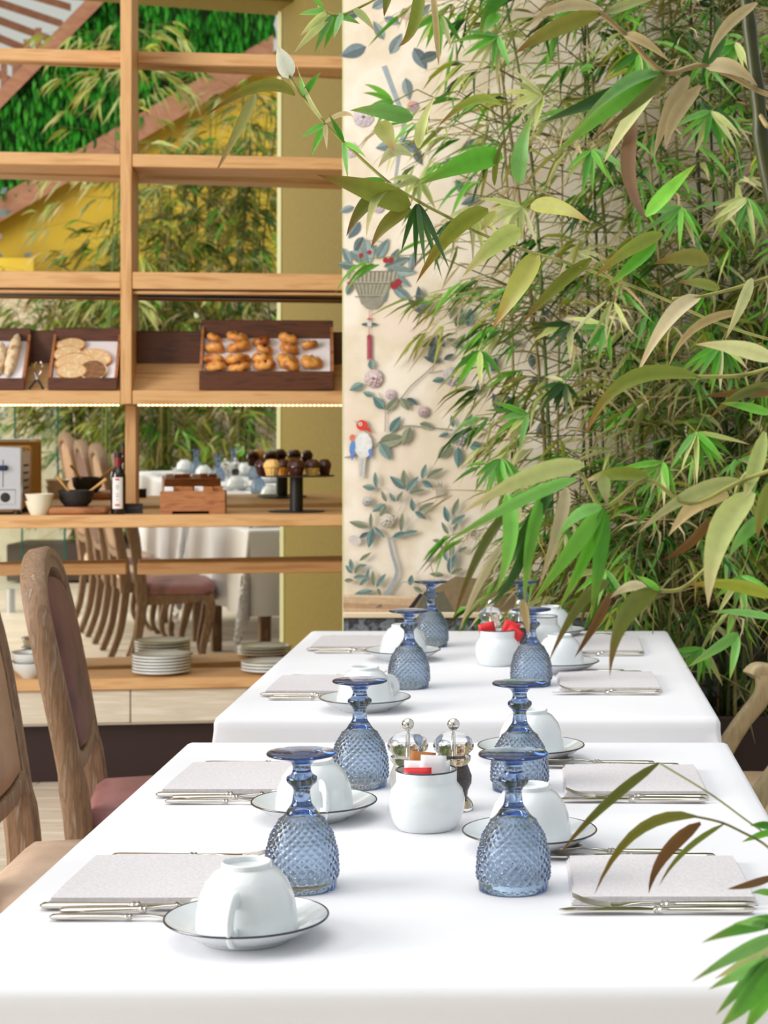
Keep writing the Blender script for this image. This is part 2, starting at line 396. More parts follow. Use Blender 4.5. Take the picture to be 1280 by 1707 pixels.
    stroke([(616, 515), (616, 534), (615, 560)], 1.6, 1.6, (190, 140, 140)); leaf(616, 541, 14, 180, 6, D); leaf(616, 541, 14, 0, 6, D); ell(616, 532, 4, 2, (170, 80, 90)); ell(616, 541, 4, 4, (190, 190, 196))
    poly([(612, 560), (616, 557), (620, 560), (620, 598), (612, 598)], (152, 62, 76)); poly([(612, 598), (620, 598), (619, 601), (613, 601)], (190, 120, 126)); poly([(613.4, 566), (615, 566), (615, 596), (613.4, 596)], (180, 96, 106))
    # flowering branch
    stroke([(575, 763), (605, 755), (632, 738), (670, 712), (705, 712), (755, 717)], 2.6, 2.4, (142, 138, 124)); stroke([(642, 720), (642, 680), (632, 655)], 2.2, 1.6, (168, 152, 142)); stroke([(645, 690), (672, 660), (686, 643), (712, 620), (735, 597)], 2.0, 2.2, (142, 138, 124)); stroke([(715, 622), (738, 618)], 1.6, 1.4, (142, 138, 124))
    flower(623, 631, 18, (210, 192, 190), (146, 112, 116)); flower(651, 658, 10, (206, 186, 190), (158, 138, 142)); flower(706, 687, 11, (196, 172, 172), (126, 112, 108)); flower(754, 628, 18, (196, 188, 194), (128, 116, 124)); flower(766, 728, 17, (190, 184, 180), (104, 102, 98))
    for a in [(606, 640, 26, 205, 14, T), (620, 616, 18, 95, 12, T), (622, 660, 18, 160, 10, T), (640, 682, 28, 130, 15, T2), (644, 684, 30, 45, 13, G), (650, 720, 32, 55, 14, T2), (632, 738, 44, 12, 22, G), (634, 738, 34, 300, 18, T), (684, 712, 34, 250, 17, G), (700, 706, 24, 340, 13, G), (670, 664, 24, 300, 14, G), (678, 664, 22, 330, 10, D), (735, 603, 30, 165, 12, D), (730, 592, 26, 120, 12, D), (740, 600, 20, 30, 9, D), (740, 632, 20, 190, 10, T2), (752, 742, 32, 225, 18, G), (764, 745, 36, 270, 15, T2), (780, 740, 30, 345, 16, T2), (782, 728, 30, 30, 14, G), (756, 712, 20, 100, 9, T2), (748, 722, 18, 200, 8, T2), (775, 712, 26, 60, 10, T)]: leaf(*a[:5], col=a[5])
    # bird
    ell(606, 742, 15, 22, (208, 208, 208)); ell(606, 738, 12, 16, (218, 218, 216)); poly([(597, 762), (611, 762), (607, 796), (599, 796)], (196, 190, 182)); poly([(602, 765), (606, 765), (604, 794), (601, 794)], (166, 176, 176))
    ell(588, 746, 5, 12, (86, 134, 190), 8); ell(588, 730, 5, 6, (206, 112, 96)); poly([(583, 752), (592, 752), (590, 764), (587, 768)], (96, 120, 190)); poly([(614, 750), (621, 746), (620, 762), (617, 766)], (100, 128, 190)); ell(604, 709, 10, 9, (204, 62, 54), 20); poly([(606, 713), (616, 713), (622, 724), (614, 719)], (190, 58, 52)); poly([(596, 706), (589, 701), (597, 703)], (150, 168, 180)); ell(601, 707, 3.2, 3.2, (228, 224, 200)); ell(601, 707, 1.5, 1.5, (40, 36, 36))
    # right hand sprays
    stroke([(848, 485), (820, 505), (790, 500), (770, 512)], 2, 1.5, (112, 112, 100)); stroke([(858, 575), (826, 600), (810, 620), (800, 660)], 2, 1.5, (120, 118, 108)); stroke([(770, 640), (790, 600), (772, 560)], 1.5, 1.2, (120, 118, 108))
    for a in [(705, 520, 44, 100, 18, D), (708, 522, 36, 140, 16, D), (712, 528, 38, 60, 14, G), (728, 560, 34, 215, 13, D), (730, 575, 30, 235, 14, D), (745, 565, 34, 330, 14, G), (760, 545, 34, 70, 14, D), (780, 545, 32, 80, 16, GB), (742, 580, 26, 120, 10, D), (790, 500, 30, 80, 12, D), (826, 596, 30, 260, 13, D), (810, 640, 32, 215, 14, D), (834, 690, 38, 110, 14, D), (845, 660, 30, 300, 14, D), (870, 575, 34, 170, 13, G), (885, 590, 28, 280, 14, D), (818, 500, 26, 300, 10, D), (760, 505, 30, 250, 12, G), (900, 540, 30, 60, 14, D), (880, 640, 30, 20, 13, D), (910, 700, 34, 240, 14, D), (760, 300, 34, 300, 14, GB), (770, 250, 36, 30, 16, GB), (800, 330, 34, 200, 14, GB), (740, 290, 30, 70, 12, GB)]: leaf(*a[:5], col=a[5])
    # little tree
    stroke([(637, 1005), (648, 985), (662, 955), (655, 925), (648, 895)], 8, 5, (150, 156, 160)); stroke([(650, 898), (668, 890), (690, 884)], 4, 1.5, (150, 156, 156)); stroke([(655, 872), (668, 845), (680, 822)], 3, 1.6, (186, 184, 182)); stroke([(680, 822), (700, 800), (712, 790)], 2, 1.2, (186, 184, 182)); stroke([(660, 832), (645, 815), (628, 812)], 1.6, 1, (186, 184, 182)); stroke([(678, 880), (690, 858)], 1.6, 1.2, (186, 184, 182)); stroke([(628, 812), (616, 830), (605, 838)], 1.4, 1, (186, 184, 182)); stroke([(712, 796), (726, 798), (732, 806)], 1.4, 1, (160, 156, 150))
    flower(646, 868, 14, (206, 200, 184), (130, 124, 108)); flower(613, 836, 10, (196, 192, 184), (120, 120, 114)); ell(733, 820, 7, 10, (166, 156, 144)); poly([(728, 812), (732, 802), (734, 808), (737, 802), (738, 812)], (150, 140, 128)); ell(592, 900, 11, 8, (196, 188, 184), 20); leaf(600, 896, 20, 30, 8, D); flower(716, 930, 8, (206, 200, 206), (150, 140, 150)); stroke([(718, 938), (722, 955)], 1.6, 1, (150, 110, 116))
    for a in [(676, 815, 34, 140, 13, T2), (676, 812, 30, 95, 13, G), (678, 818, 32, 50, 12, T), (682, 822, 28, 12, 11, G), (704, 798, 26, 75, 10, T), (712, 796, 32, 30, 11, G), (704, 802, 22, 330, 11, T2), (628, 812, 26, 95, 9, T), (626, 814, 22, 170, 11, T), (645, 836, 20, 115, 8, G), (660, 836, 18, 125, 8, T), (662, 836, 20, 60, 8, G), (643, 840, 26, 210, 12, T), (644, 842, 22, 240, 9, G), (615, 878, 34, 165, 12, G), (622, 880, 34, 258, 14, T2), (624, 878, 26, 315, 8, T), (619, 878, 24, 90, 7, G), (690, 852, 22, 100, 10, T2), (698, 852, 30, 30, 11, G), (692, 852, 24, 325, 9, T2), (669, 886, 32, 85, 9, G), (655, 895, 26, 20, 10, T2), (672, 890, 26, 12, 9, T), (588, 950, 20, 100, 9, T), (600, 934, 24, 35, 7, G), (588, 955, 18, 130, 8, T), (592, 948, 22, 20, 9, T), (592, 955, 20, 55, 9, G), (590, 962, 22, 5, 9, T), (612, 966, 20, 80, 7, T), (575, 967, 16, 0, 8, G), (622, 984, 32, 190, 10, T), (624, 976, 26, 95, 8, G), (628, 978, 28, 55, 9, T), (600, 985, 20, 240, 8, T), (600, 975, 22, 40, 8, T), (630, 980, 16, 290, 7, G), (596, 1015, 20, 70, 7, T), (600, 1005, 24, 20, 6, T), (748, 870, 28, 105, 11, T2), (755, 858, 30, 70, 10, G), (752, 874, 30, 35, 10, T), (748, 890, 24, 120, 8, G), (756, 885, 16, 60, 7, G), (746, 935, 32, 110, 9, T), (748, 950, 30, 65, 12, T2), (750, 955, 28, 90, 10, T2), (752, 930, 28, 80, 9, G), (764, 920, 18, 30, 8, G), (740, 958, 24, 175, 9, G), (752, 956, 22, 25, 9, G), (684, 975, 18, 80, 10, T2), (690, 978, 18, 330, 9, G), (735, 902, 14, 170, 7, G)]: leaf(*a[:5], col=a[5])
    stroke([(752, 960), (752, 930), (756, 890), (752, 860)], 2, 1.2, (176, 172, 164)); stroke([(758, 925), (780, 895), (790, 885)], 1.6, 1.2, (150, 150, 146)); stroke([(637, 1000), (660, 985), (672, 970), (690, 972)], 2, 1.2, (150, 150, 140)); ell(788, 888, 7, 6, (130, 126, 128))
    # ground, rock and dark strip at the foot
    poly([(573, 994), (700, 996), (680, 1022), (573, 1022)], (190, 160, 128)); poly([(573, 990), (690, 993), (690, 997), (573, 994)], (206, 184, 152)); poly([(573, 1004), (640, 1006), (700, 1010), (690, 1016), (573, 1012)], (170, 136, 104))
    poly([(700, 988), (706, 990), (684, 1022), (674, 1022)], (36, 34, 34)); poly([(706, 990), (760, 960), (860, 970), (1000, 950), (1300, 980), (1300, 1022), (684, 1022)], (128, 108, 80)); poly([(706, 992), (740, 985), (760, 1022), (690, 1022)], (96, 92, 76)); poly([(860, 985), (1020, 985), (1020, 996), (860, 996)], (92, 72, 56))
    stroke([(637, 1008), (628, 1012)], 5, 2, (110, 92, 80))
    return pb
pmesh = print_builder().mesh('wallpaper_print', M_PRINT, smooth=False)
o = bpy.data.objects.new('wallpaper_print', pmesh); COL.objects.link(o); o.parent = wall_far; o.location = (XW, YW, 0); o['kind'] = 'structure'

# ---- far side of the room, behind the camera: seen in the mirror
def vpoly(name, m, pts, Yv, th=0.08, parent=None):
    """A flat slab standing behind the viewer, laid out from where the mirror shows it."""
    mb = MB(); n = len(pts)
    sh = 2*MIR_TILT*(Yv-6.9)/Yv*F          # the upper panes lift what they show by this much
    pts = [(x, y+sh) for x, y in pts]
    a = [reflect(P(x, y, Yv)) for x, y in pts]; b = [reflect(P(x, y, Yv+th)) for x, y in pts]
    mb.add(a+b, [tuple(range(n)), tuple(range(2*n-1, n-1, -1))]+[(i, (i+1) % n, n+(i+1) % n, n+i) for i in range(n)])
    o = mb.build(name, m, parent, smooth=False); return fixn(o)
wy = struct(vpoly('wall_upper', M_YELLOW, [(-120, 455), (520, 455), (520, 60), (-120, 470)], 17.6, 0.1))
wp = struct(vpoly('wall_rear', M_PAPER, [(-200, 472), (700, 472), (700, 980), (-200, 980)], 17.0, 0.1))
o = bpy.data.objects.new('wallpaper_print', pmesh); COL.objects.link(o); o.parent = wp
q0 = reflect(P(-40, 705, 16.95)); dirv = (reflect(P(100, 705, 16.95))-q0).normalized()
o.matrix_world = Matrix(((dirv.x*1.5, mn.x*-1, 0, q0.x), (dirv.y*1.5, mn.y*-1, 0, q0.y), (0, 0, 1.5, -0.75), (0, 0, 0, 1))); o['kind'] = 'structure'
struct(vpoly('trim_4', M_YELLOW, [(-60, 434), (72, 434), (72, 470), (-60, 470)], 16.6, 0.3))
struct(vpoly('trim_5', M_BROWNBEAM, [(-60, 420), (-60, 378), (470, 62), (470, 108)], 17.2, 0.25))
struct(vpoly('trim_6', M_BROWNBEAM, [(-60, 268), (-60, 236), (240, -74), (240, -40)], 17.2, 0.25))
backing = struct(vpoly('trim_7', mat('moss_backing', (30, 66, 22), 0.9), [(-60, 384), (-60, 262), (240, -50), (470, -60), (470, 66)], 17.5, 0.1))
for i in range(9):
    y0 = -52+i*26
    vpoly('louvre', M_BROWNBEAM, [(-60, y0-18), (150-i*13, y0+40+i*1.5), (150-i*13, y0+52+i*1.5), (-60, y0-3)], 20.0+0.35*i, 0.25, backing)
for i in range(6):
    x = -18+i*19; y1 = 212-i*19
    vpoly('louvre_post', M_BROWNBEAM, [(x, y1-62), (x+11, y1-62), (x+11, y1), (x, y1+11)], 18.6, 0.12, backing)
# living wall: tufts of hanging grass
gm = MB(); rg = random.Random(5)
def ribbon(mb, p0, pc, p1, W, wdir, c0, c1, ns=5, base=0.35):
    vs = []; cs = []; fs = []
    for i in range(ns+1):
        t = i/ns
        p = p0*(1-t)**2+pc*2*t*(1-t)+p1*t*t
        tg = (pc-p0)*(1-t)+(p1-pc)*t
        wv = wdir-tg*(wdir.dot(tg)/max(tg.length_squared, 1e-9)); wv.normalize()
        nn = tg.cross(wv); nn.normalize()
        ww = W*0.5*(max(0.02, sin(pi*(0.010+0.99*t)**0.62))**0.9)*(1 if t < 0.999 else 0.03)
        k = max(0.0, (t-0.55)/0.45)
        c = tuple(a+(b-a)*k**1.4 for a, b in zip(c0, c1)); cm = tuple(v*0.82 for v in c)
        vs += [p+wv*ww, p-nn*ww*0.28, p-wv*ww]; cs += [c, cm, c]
    for i in range(ns):
        a = i*3; fs += [(a, a+1, a+4, a+3), (a+1, a+2, a+5, a+4)]
    mb.add(vs, fs, cs)
def inpoly(x, y, pts):
    r = False; n = len(pts)
    for i in range(n):
        x1, y1 = pts[i]; x2, y2 = pts[(i+1) % n]
        if (y1 > y) != (y2 > y) and x < (x2-x1)*(y-y1)/(y2-y1)+x1: r = not r
    return r
gpoly = [(-60, 384), (-60, 262), (240, -50), (470, -60), (470, 66)]
greens = [(38, 140, 30), (56, 176, 42), (26, 104, 24), (90, 196, 66), (64, 156, 48)]
for i in range(3600):
    x, y = rg.uniform(-60, 470), rg.uniform(-60, 384)
    if not inpoly(x, y, gpoly): continue
    Yv = 17.42-rg.random()*0.16
    y += 2*MIR_TILT*(Yv-6.9)/Yv*F
    p0 = reflect(P(x, y, Yv)); p1 = reflect(P(x+rg.uniform(-5, 5), y+rg.uniform(18, 34), Yv-rg.uniform(0, 0.1)))
    pc = (p0+p1)/2+reflect(P(x, y, Yv-0.12))-reflect(P(x, y, Yv))
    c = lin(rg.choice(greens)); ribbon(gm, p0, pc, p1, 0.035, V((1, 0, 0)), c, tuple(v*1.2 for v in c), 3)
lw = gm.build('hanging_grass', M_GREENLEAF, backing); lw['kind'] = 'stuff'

# ------------------------------------------------------------------ shelving unit
UL, UR = -1.02, 0.715
def shelf_local(name, m, mb, parent, loc=None): return mb.build(name, m, parent)
unit = thing('shelving_unit', 'tall honey oak shelving with mirrored back beside the papered wall', 'shelving', S_O, S_ANG)
pu0, pu1 = su(201), su(220)
def bar(name, m, u0, u1, d0, d1, y0, y1, parent, ch=0.003, yref=0.0):
    mb = MB(); mb.bbox((u0, d0, sz(y1, 0, yref)), (u1, d1, sz(y0, 0, yref)), ch); return mb.build(name, m, parent)
SD = 0.235
bar('post', M_OAKV, pu0, pu1, -0.004, SD, -140, 674, unit)
bar('post', M_OAKV, pu0+0.002, pu1+0.002, 0.14, SD, 674, 859, unit)
for a, b in ((UL, pu0), (pu1, UR)):
    bar('rail', M_OAK, a, b, 0.205, 0.238, 87, 108, unit, yref=0.205)
    bar('shelf', M_OAK, a, b, 0.0, SD, 258, 279, unit)
    bar('shelf', M_OAK, a, b, 0.0, SD, 454, 482, unit)
    bar('shelf_groove', M_DARKWOOD, a, b, 0.04, SD-0.01, 480, 486, unit)
    bar('shelf_lip', M_OAK, a, b, 0.012, 0.03, 485, 490, unit)
    bar('rail', M_OAK, a, b, 0.0, 0.02, 651, 674, unit)
    # sloping display bed with a dark back board
    mb = MB(); z0, z1 = sz(650)-0.01, sz(566, 0, 0.2)
    for (dA, zA, dB, zB) in ((0.02, z0, 0.17, z1-0.09),):
        mb.add([(a, dA, zA), (b, dA, zA), (b, dB, zB), (a, dB, zB), (a, dA, zA-0.02), (b, dA, zA-0.02), (b, dB, zB-0.02), (a, dB, zB-0.02)], [(0, 1, 2, 3), (7, 6, 5, 4), (0, 4, 5, 1), (2, 6, 7, 3), (0, 3, 7, 4), (1, 5, 6, 2)])
    fixn(mb.build('sloping_bed', M_OAK, unit, smooth=False))
    bar('back_board', M_DARKWOOD, a, b, 0.172, 0.19, 548, 640, unit)
    led = MB()
    u = a+0.02
    while u < b-0.01:
        led.box((u, 0.003, sz(676.8)), (u+0.011, 0.016, sz(674.3))); u += 0.0155
    led.build('light_strip', M_LED, unit, smooth=False)['kind'] = 'stuff'
    bar('rail', M_OAK, a, b, 0.20, 0.245, 938, 957, unit, yref=0.20)
for a, b in ((UL, (pu0+pu1)/2), ((pu0+pu1)/2, UR)):
    mb = MB(); mb.box((a, 0, sz(1140)), (b, 0.006, 0.94)); o = mb.build('mirror_panel', M_MIRROR, unit, smooth=False)
    o.location = (0, MIR_D, 0); o.rotation_euler = (0, 0, MIR_ANG)
    mb = MB(); mb.box((a, 0, 0), (b, 0.006, 2.34)); o = mb.build('mirror_panel', M_MIRROR, unit, smooth=False)      # upper panes lean a touch forward
    o.location = (0, MIR_D+0.012, 0.945); o.rotation_euler = (MIR_TILT, 0, MIR_ANG+0.004)
# counters and base cabinet
ctr = thing('serving_counter', 'thick oak serving counter holding toaster, bottle and cake stand', 'counter', S_O, S_ANG)
CF = -0.25
def sz2(y, d): return sz(y, 0, d)
ZC = sz2(858, CF); ZCB = sz2(879, CF)
mb = MB(); mb.bbox((UL, CF, ZCB), (UR, SD, ZC), 0.003); mb.build('worktop', M_OAK, ctr)
for uu in (UL+0.02, UR-0.05):
    mb = MB(); mb.box((uu, 0.06, sz(957)), (uu+0.03, 0.2, ZCB)); mb.build('bracket', M_OAKV, ctr, smooth=False)
low = thing('low_counter', 'low oak counter shelf carrying stacked plates', 'counter', S_O, S_ANG)
ZL = sz(1128); ZLB = sz(1147)
mb = MB(); mb.bbox((UL, -0.02, ZLB), (UR, SD, ZL), 0.003); mb.build('worktop', M_OAK, low)
cab = thing('base_cabinet', 'pale wood drawer cabinet on a dark recessed plinth', 'cabinet', S_O, S_ANG)
mb = MB(); mb.box((UL, 0.02, sz(1206)+0.002), (UR, SD, ZLB-0.001)); mb.build('body', M_PALEWOOD, cab, smooth=False)
js = su(217.5)
for a, b in ((UL, js-0.8+0.3), (js-0.498, js-0.002), (js+0.002, UR)):
    mb = MB(); mb.bbox((a, 0.0, sz(1203)), (b, 0.019, ZLB-0.003), 0.002); dr = mb.build('drawer', M_PALEWOOD, cab)
mb = MB(); mb.box((UL, 0.002, sz(1206)), (UR, 0.03, sz(1203.6))); mb.build('drawer_edge', M_SILVER, cab, smooth=False)
mb = MB(); mb.box((UL, 0.06, 0.0), (UR, SD, sz(1206))); mb.build('plinth', M_KICK, cab, smooth=False)

# ------------------------------------------------------------------ things on the shelves
def on(px, d, z, du=0): return sw(su(px, d)+du, d, z)
PXM = 3100/6.5
def crate(px0, px1, ytop_front, label, depth=0.17, hback=0.09):
    """A tray tilted towards the room on the sloping bed."""
    z0 = sz(650.5)
    uc0, uc1 = su(px0), su(px1); w = uc1-uc0; hf = sz(ytop_front)-z0
    t = thing('bread_crate', label, 'crate', sw((uc0+uc1)/2, -0.002, z0), S_ANG, 'walnut crates on the display shelf')
    tilt = radians(34); R = Matrix.Rotation(tilt, 4, 'X')
    return t, w, hf, R
def crate_build(px0, px1, yf, yb, label):
    t, w, hf, R = crate(px0, px1, yf, label)
    zb = sz(yb, 0, 0.165)-t.location.z                   # top of the rear board
    x0, x1 = -w/2, w/2; th = 0.012
    mb = MB(); mb.bbox((x0, 0, 0), (x1, th, hf), 0.002); mb.build('front_board', M_DARKWOOD, t)
    mb = MB(); mb.bbox((x0, 0.150, 0.09), (x1, 0.162, zb), 0.002); mb.build('rear_board', M_DARKWOOD, t)
    for xa, xb in ((x0, x0+th*0.8), (x1-th*0.8, x1)):
        mb = MB(); pts = [(0, 0), (0.15, 0.155), (0.15, zb-0.02), (0, hf)]
        mb.add([(xa, p[0]+0.004, p[1]) for p in pts]+[(xb, p[0]+0.004, p[1]) for p in pts], [(0, 1, 2, 3), (7, 6, 5, 4), (0, 4, 5, 1), (1, 5, 6, 2), (2, 6, 7, 3), (3, 7, 4, 0)])
        fixn(mb.build('side_board', M_BOARD, t, smooth=False))
    mb = MB(); a = [(x0+th, 0.010, hf*0.55), (x1-th, 0.010, hf*0.55), (x1-th, 0.148, hf*0.55+0.155), (x0+th, 0.148, hf*0.55+0.155)]
    mb.add(a+[(p[0], p[1], p[2]-0.006) for p in a], [(0, 1, 2, 3), (7, 6, 5, 4), (0, 4, 5, 1), (1, 5, 6, 2), (2, 6, 7, 3), (3, 7, 4, 0)])
    fixn(mb.build('paper_liner', M_PAPERW, t, smooth=False))
    def bed(px, py, lift=0.012):                         # a spot on the liner for an image position
        best = None
        for k in range(60):
            d = 0.008+0.135*k/59; zz = t.location.z+hf*0.55+0.155*(d-0.010)/0.138+lift
            q = on(px, d, zz); yy = CY+(CAMZ-q.z)*F/q.y
            if best is None or abs(yy-py) < best[0]: best = (abs(yy-py), q)
        return best[1]
    return t, bed
c1, bed1 = crate_build(-75, 41, 631, 549, 'walnut crate of floury baguettes cut by the left picture edge')
c2, bed2 = crate_build(80, 195, 630, 548, 'walnut crate of sliced bread left of the post')
c3, bed3 = crate_build(332, 556, 618, 533, 'wide walnut crate of glazed pastries beside the papered wall')
# baguettes
def baguette(px0, py0, px1, py1, r, label):
    a, b = bed1(px0, py0, 0.018), bed1(px1, py1, 0.018)+V((0, 0, 0.02))
    if (b-a).length < 0.1: b = a+(b-a).normalized()*0.14
    mb = MB(); n = 14; pts = [a+(b-a)*i/n for i in range(n+1)]
    sc = [max(0.12, (1-abs(2*i/n-1)**3.2)**0.6)*(1+0.07*sin(i*1.9)) for i in range(n+1)]
    mb.tube(pts, r, 12, sc); o = mb.build('baguette', M_BREADCRUST, auto=False)
    tag(o, label, 'bread', 'floury loaves in the left crate')
baguette(12, 628, 30, 566, 0.021, 'knobbly seeded baguette leaning up at right of the left crate')
baguette(-4, 626, 4, 580, 0.019, 'floury baguette cut by the picture edge in the left crate')
# bread slices
def slice_(px, py, rx, rz, roll, lab, m=M_CRUMB):
    c = bed2(px, py, 0.016); n = 20; rz *= 1.4; mb = MB(); out = []
    for s, y in ((1, -0.005), (1, 0.005)):
        out.append([(rx*cos(2*pi*k/n)*(1+0.05*cos(4*pi*k/n)), y, rz*sin(2*pi*k/n)*(0.9 if sin(2*pi*k/n) < 0 else 1)) for k in range(n)])
    R = Matrix.Translation(c) @ Matrix.Rotation(S_ANG, 4, 'Z') @ Matrix.Rotation(radians(-38), 4, 'X') @ Matrix.Rotation(roll, 4, 'Y')
    mb.add([R @ V(p) for p in out[0]+out[1]], [tuple(range(n)), tuple(range(2*n-1, n-1, -1))]); t = mb.build('bread_slice', m, smooth=False)
    fixn(t)
    mc = MB(); ring = []
    for y, k in ((-0.0055, 1.0), (-0.0055, 1.07), (0.0055, 1.07), (0.0055, 1.0)): ring.append([(rx*k*cos(2*pi*j/n)*(1+0.05*cos(4*pi*j/n)), y, rz*k*sin(2*pi*j/n)*(0.9 if sin(2*pi*j/n) < 0 else 1)) for j in range(n)])
    vs = [R @ V(p) for r_ in ring for p in r_]
    mc.add(vs, [(a*n+j, a*n+(j+1) % n, ((a+1) % 4)*n+(j+1) % n, ((a+1) % 4)*n+j) for a in range(4) for j in range(n)])
    fixn(mc.build('crust', M_CRUST if m is M_CRUMB else M_BREADCRUST, t)); tag(t, lab, 'bread', 'slices of bread in the middle crate')
slice_(118, 577, 0.046, 0.022, -0.12, 'golden slice at the top back of the sliced bread')
slice_(113, 592, 0.045, 0.026, -0.1, 'pale slice in the second row behind the front loaf slices')
slice_(158, 597, 0.055, 0.028, 0.2, 'large oval slice with a dark hole at right of the sliced bread')
slice_(124, 606, 0.062, 0.030, -0.1, 'wide pale slice across the middle of the sliced bread')
slice_(155, 618, 0.045, 0.033, 0.2, 'brown rye slice at the front right of the sliced bread', M_RYE)
slice_(119, 620, 0.047, 0.026, 0.0, 'pale slice lying foremost at left of the sliced bread')
# pastries: round, folded and ring-shaped
def pastry(px, py, r, kind, lab):
    r *= 1.3; c = bed3(px, py, 0.020); rr = random.Random(int(px*7+py)); t = None
    if kind == 'ring':
        mb = MB(); n = 18; pts = [(r*0.62*cos(2*pi*k/n), r*0.62*sin(2*pi*k/n), 0.004*sin(k*2.1)) for k in range(n)]
        mb.sweep(pts, [(r*0.42*cos(2*pi*k/8), r*0.36*sin(2*pi*k/8)) for k in range(8)], closed=True)
    else:
        mb = MB(); prof = [(0, -0.4*r), (0.7*r, -0.38*r), (1.0*r, -0.05*r), (0.93*r, 0.26*r), (0.6*r, 0.46*r), (0.25*r, 0.40*r), (0, 0.36*r)]
        mb.lathe(prof, 16)
        mb.v = [(x*(1+0.12*sin(3*math.atan2(y, x)+px)), y*(1+0.08*cos(2*math.atan2(y, x))), z+0.12*r*sin(5*math.atan2(y, x)+2)*(1 if z > 0 else 0)) for x, y, z in mb.v]
    Rm = Matrix.Translation(c) @ Matrix.Rotation(rr.uniform(0, 6), 4, 'Z') @ Matrix.Rotation(radians(rr.uniform(10, 26)), 4, 'X')
    mb.v = [tuple(Rm @ V(p)) for p in mb.v]
    o = fixn(mb.build('pastry', M_CRUST, auto=False)); tag(o, lab, 'pastry', 'glazed pastries in the wide crate')
    if kind == 'choc':
        cap = MB(); cap.lathe([(0, 0.5*r), (0.35*r, 0.47*r), (0.6*r, 0.40*r), (0.66*r, 0.36*r)], 12); cap.v = [tuple(Rm @ V(p)) for p in cap.v]; cap.build('chocolate_glaze', M_CHOC, o)
    elif kind == 'bun':
        cap = MB(); cap.lathe([(0, 0.45*r), (0.25*r, 0.47*r), (0.40*r, 0.42*r), (0.44*r, 0.38*r)], 10); cap.v = [tuple(Rm @ V(p)) for p in cap.v]; cap.build('filling', M_SPONGE, o)
cols5 = [(358, 'bun', 'first column'), (397, 'ring', 'second column'), (438, 'choc', 'third column'), (481, 'bun', 'fourth column'), (517, 'bun', 'fifth column')]
rowsP = {358: [(564, 0.024), (582, 0.028), (601, 0.030), (611, 0.029)], 397: [(562, 0.031), (579, 0.034), (601, 0.035), (612, 0.031)], 438: [(570, 0.026), (584, 0.026), (600, 0.031), (609, 0.031)], 481: [(566, 0.031), (583, 0.030), (602, 0.033), (611, 0.031)], 517: [(576, 0.023), (604, 0.032)]}
onames = ['at the back', 'second from the back', 'third from the back', 'at the front']
for px, kind, cname in cols5:
    rows = rowsP[px]
    for i, (py, r) in enumerate(rows):
        where = onames[i] if len(rows) == 4 else ('at the back' if i == 0 else 'at the front')
        kk = {'bun': 'golden glazed bun', 'ring': 'golden ring pastry', 'choc': 'chocolate-topped pastry'}[kind]
        pastry(px+(3 if i % 2 else -2)*(1 if kind == 'choc' else 0.5), py, r, kind, kk+' '+where+' of the '+cname+' from left')
# tongs
tg = thing('serving_tongs', 'black-handled chrome serving tongs standing between two walnut crates', 'tongs', on(60, -0.004, sz(650)), S_ANG)
for s in (-1, 1):
    mb = MB(); mb.tube([(s*0.024, 0.006, 0.003), (s*0.012, 0.02, 0.022), (-s*0.002, 0.03, 0.042)], 0.0042, 6); mb.build('handle', M_BLACK, tg)
    mb = MB(); mb.tube([(-s*0.002, 0.03, 0.042), (-s*0.011, 0.045, 0.062), (-s*0.013, 0.055, 0.088), (-s*0.007, 0.06, 0.100)], 0.0036, 6); mb.build('jaw', M_CHROME, tg)
mb = MB(); mb.lathe([(0, -0.005), (0.006, -0.004), (0.006, 0.004), (0, 0.005)], 10, (0, 0.026, 0.042), Matrix.Rotation(pi/2, 4, 'X')); mb.build('pivot', M_CHROME, tg)
# toaster
D0 = -0.19
tz = ZC
u0, u1 = su(-70, D0), su(37, D0); uR = su(61, D0+0.19)
ts = thing('toaster', 'steel two-slot toaster with black dial at the left picture edge', 'toaster', sw((u0+u1)/2, D0, tz), S_ANG)
hw = (u1-u0)/2; th_ = sz2(744, D0)-tz
mb = MB(); mb.bbox((-hw, 0, 0.014), (hw, 0.02, th_), 0.006); mb.build('front_panel', M_STEEL, ts)
mb = MB(); mb.bbox((-hw+0.003, 0.02, 0.016), (hw-0.002, 0.21, th_-0.004), 0.014); mb.build('body', M_WARMREFL, ts)
mb = MB(); mb.bbox((-hw, 0.205, 0.014), (hw, 0.225, th_+0.002), 0.006); mb.build('rear_panel', M_WARMREFL, ts)
for s in (-1, 1):
    mb = MB(); mb.bbox((-hw*0.6, 0.075+0.05*(s > 0)-0.014, th_-0.003), (hw*0.6, 0.10+0.05*(s > 0)-0.012, th_-0.001), 0.001); mb.build('slot', M_BLACK, ts)
for k in range(5):
    mb = MB(); mb.bbox((hw-0.003, 0.05, 0.06+0.026*k), (hw+0.0006, 0.15, 0.068+0.026*k), 0.001); mb.build('vent', M_BLACK, ts)
for xx in (-hw+0.02, hw-0.02):
    for yy in (0.02, 0.20):
        mb = MB(); mb.lathe([(0, 0), (0.013, 0), (0.013, 0.014), (0, 0.016)], 12, (xx, yy, 0)); mb.build('foot', M_BLACK, ts)
ub = su(9, D0)-(u0+u1)/2
mb = MB(); mb.bbox((ub-0.030, -0.002, 0.036), (ub+0.034, 0.0005, 0.086), 0.001); mb.build('dial_plate', M_STEEL, ts)
mb = MB(); mb.bbox((ub-0.030, -0.0024, 0.085), (ub+0.034, 0.0005, 0.087), 0.0003); mb.build('plate_border', M_BLACK, ts)
kn = MB(); kn.lathe([(0, -0.012), (0.015, -0.012), (0.017, 0.0), (0, 0.002)], 20, (ub, -0.002, 0.060), Matrix.Rotation(pi/2, 4, 'X')); fixn(kn.build('dial', M_BLACK, ts))
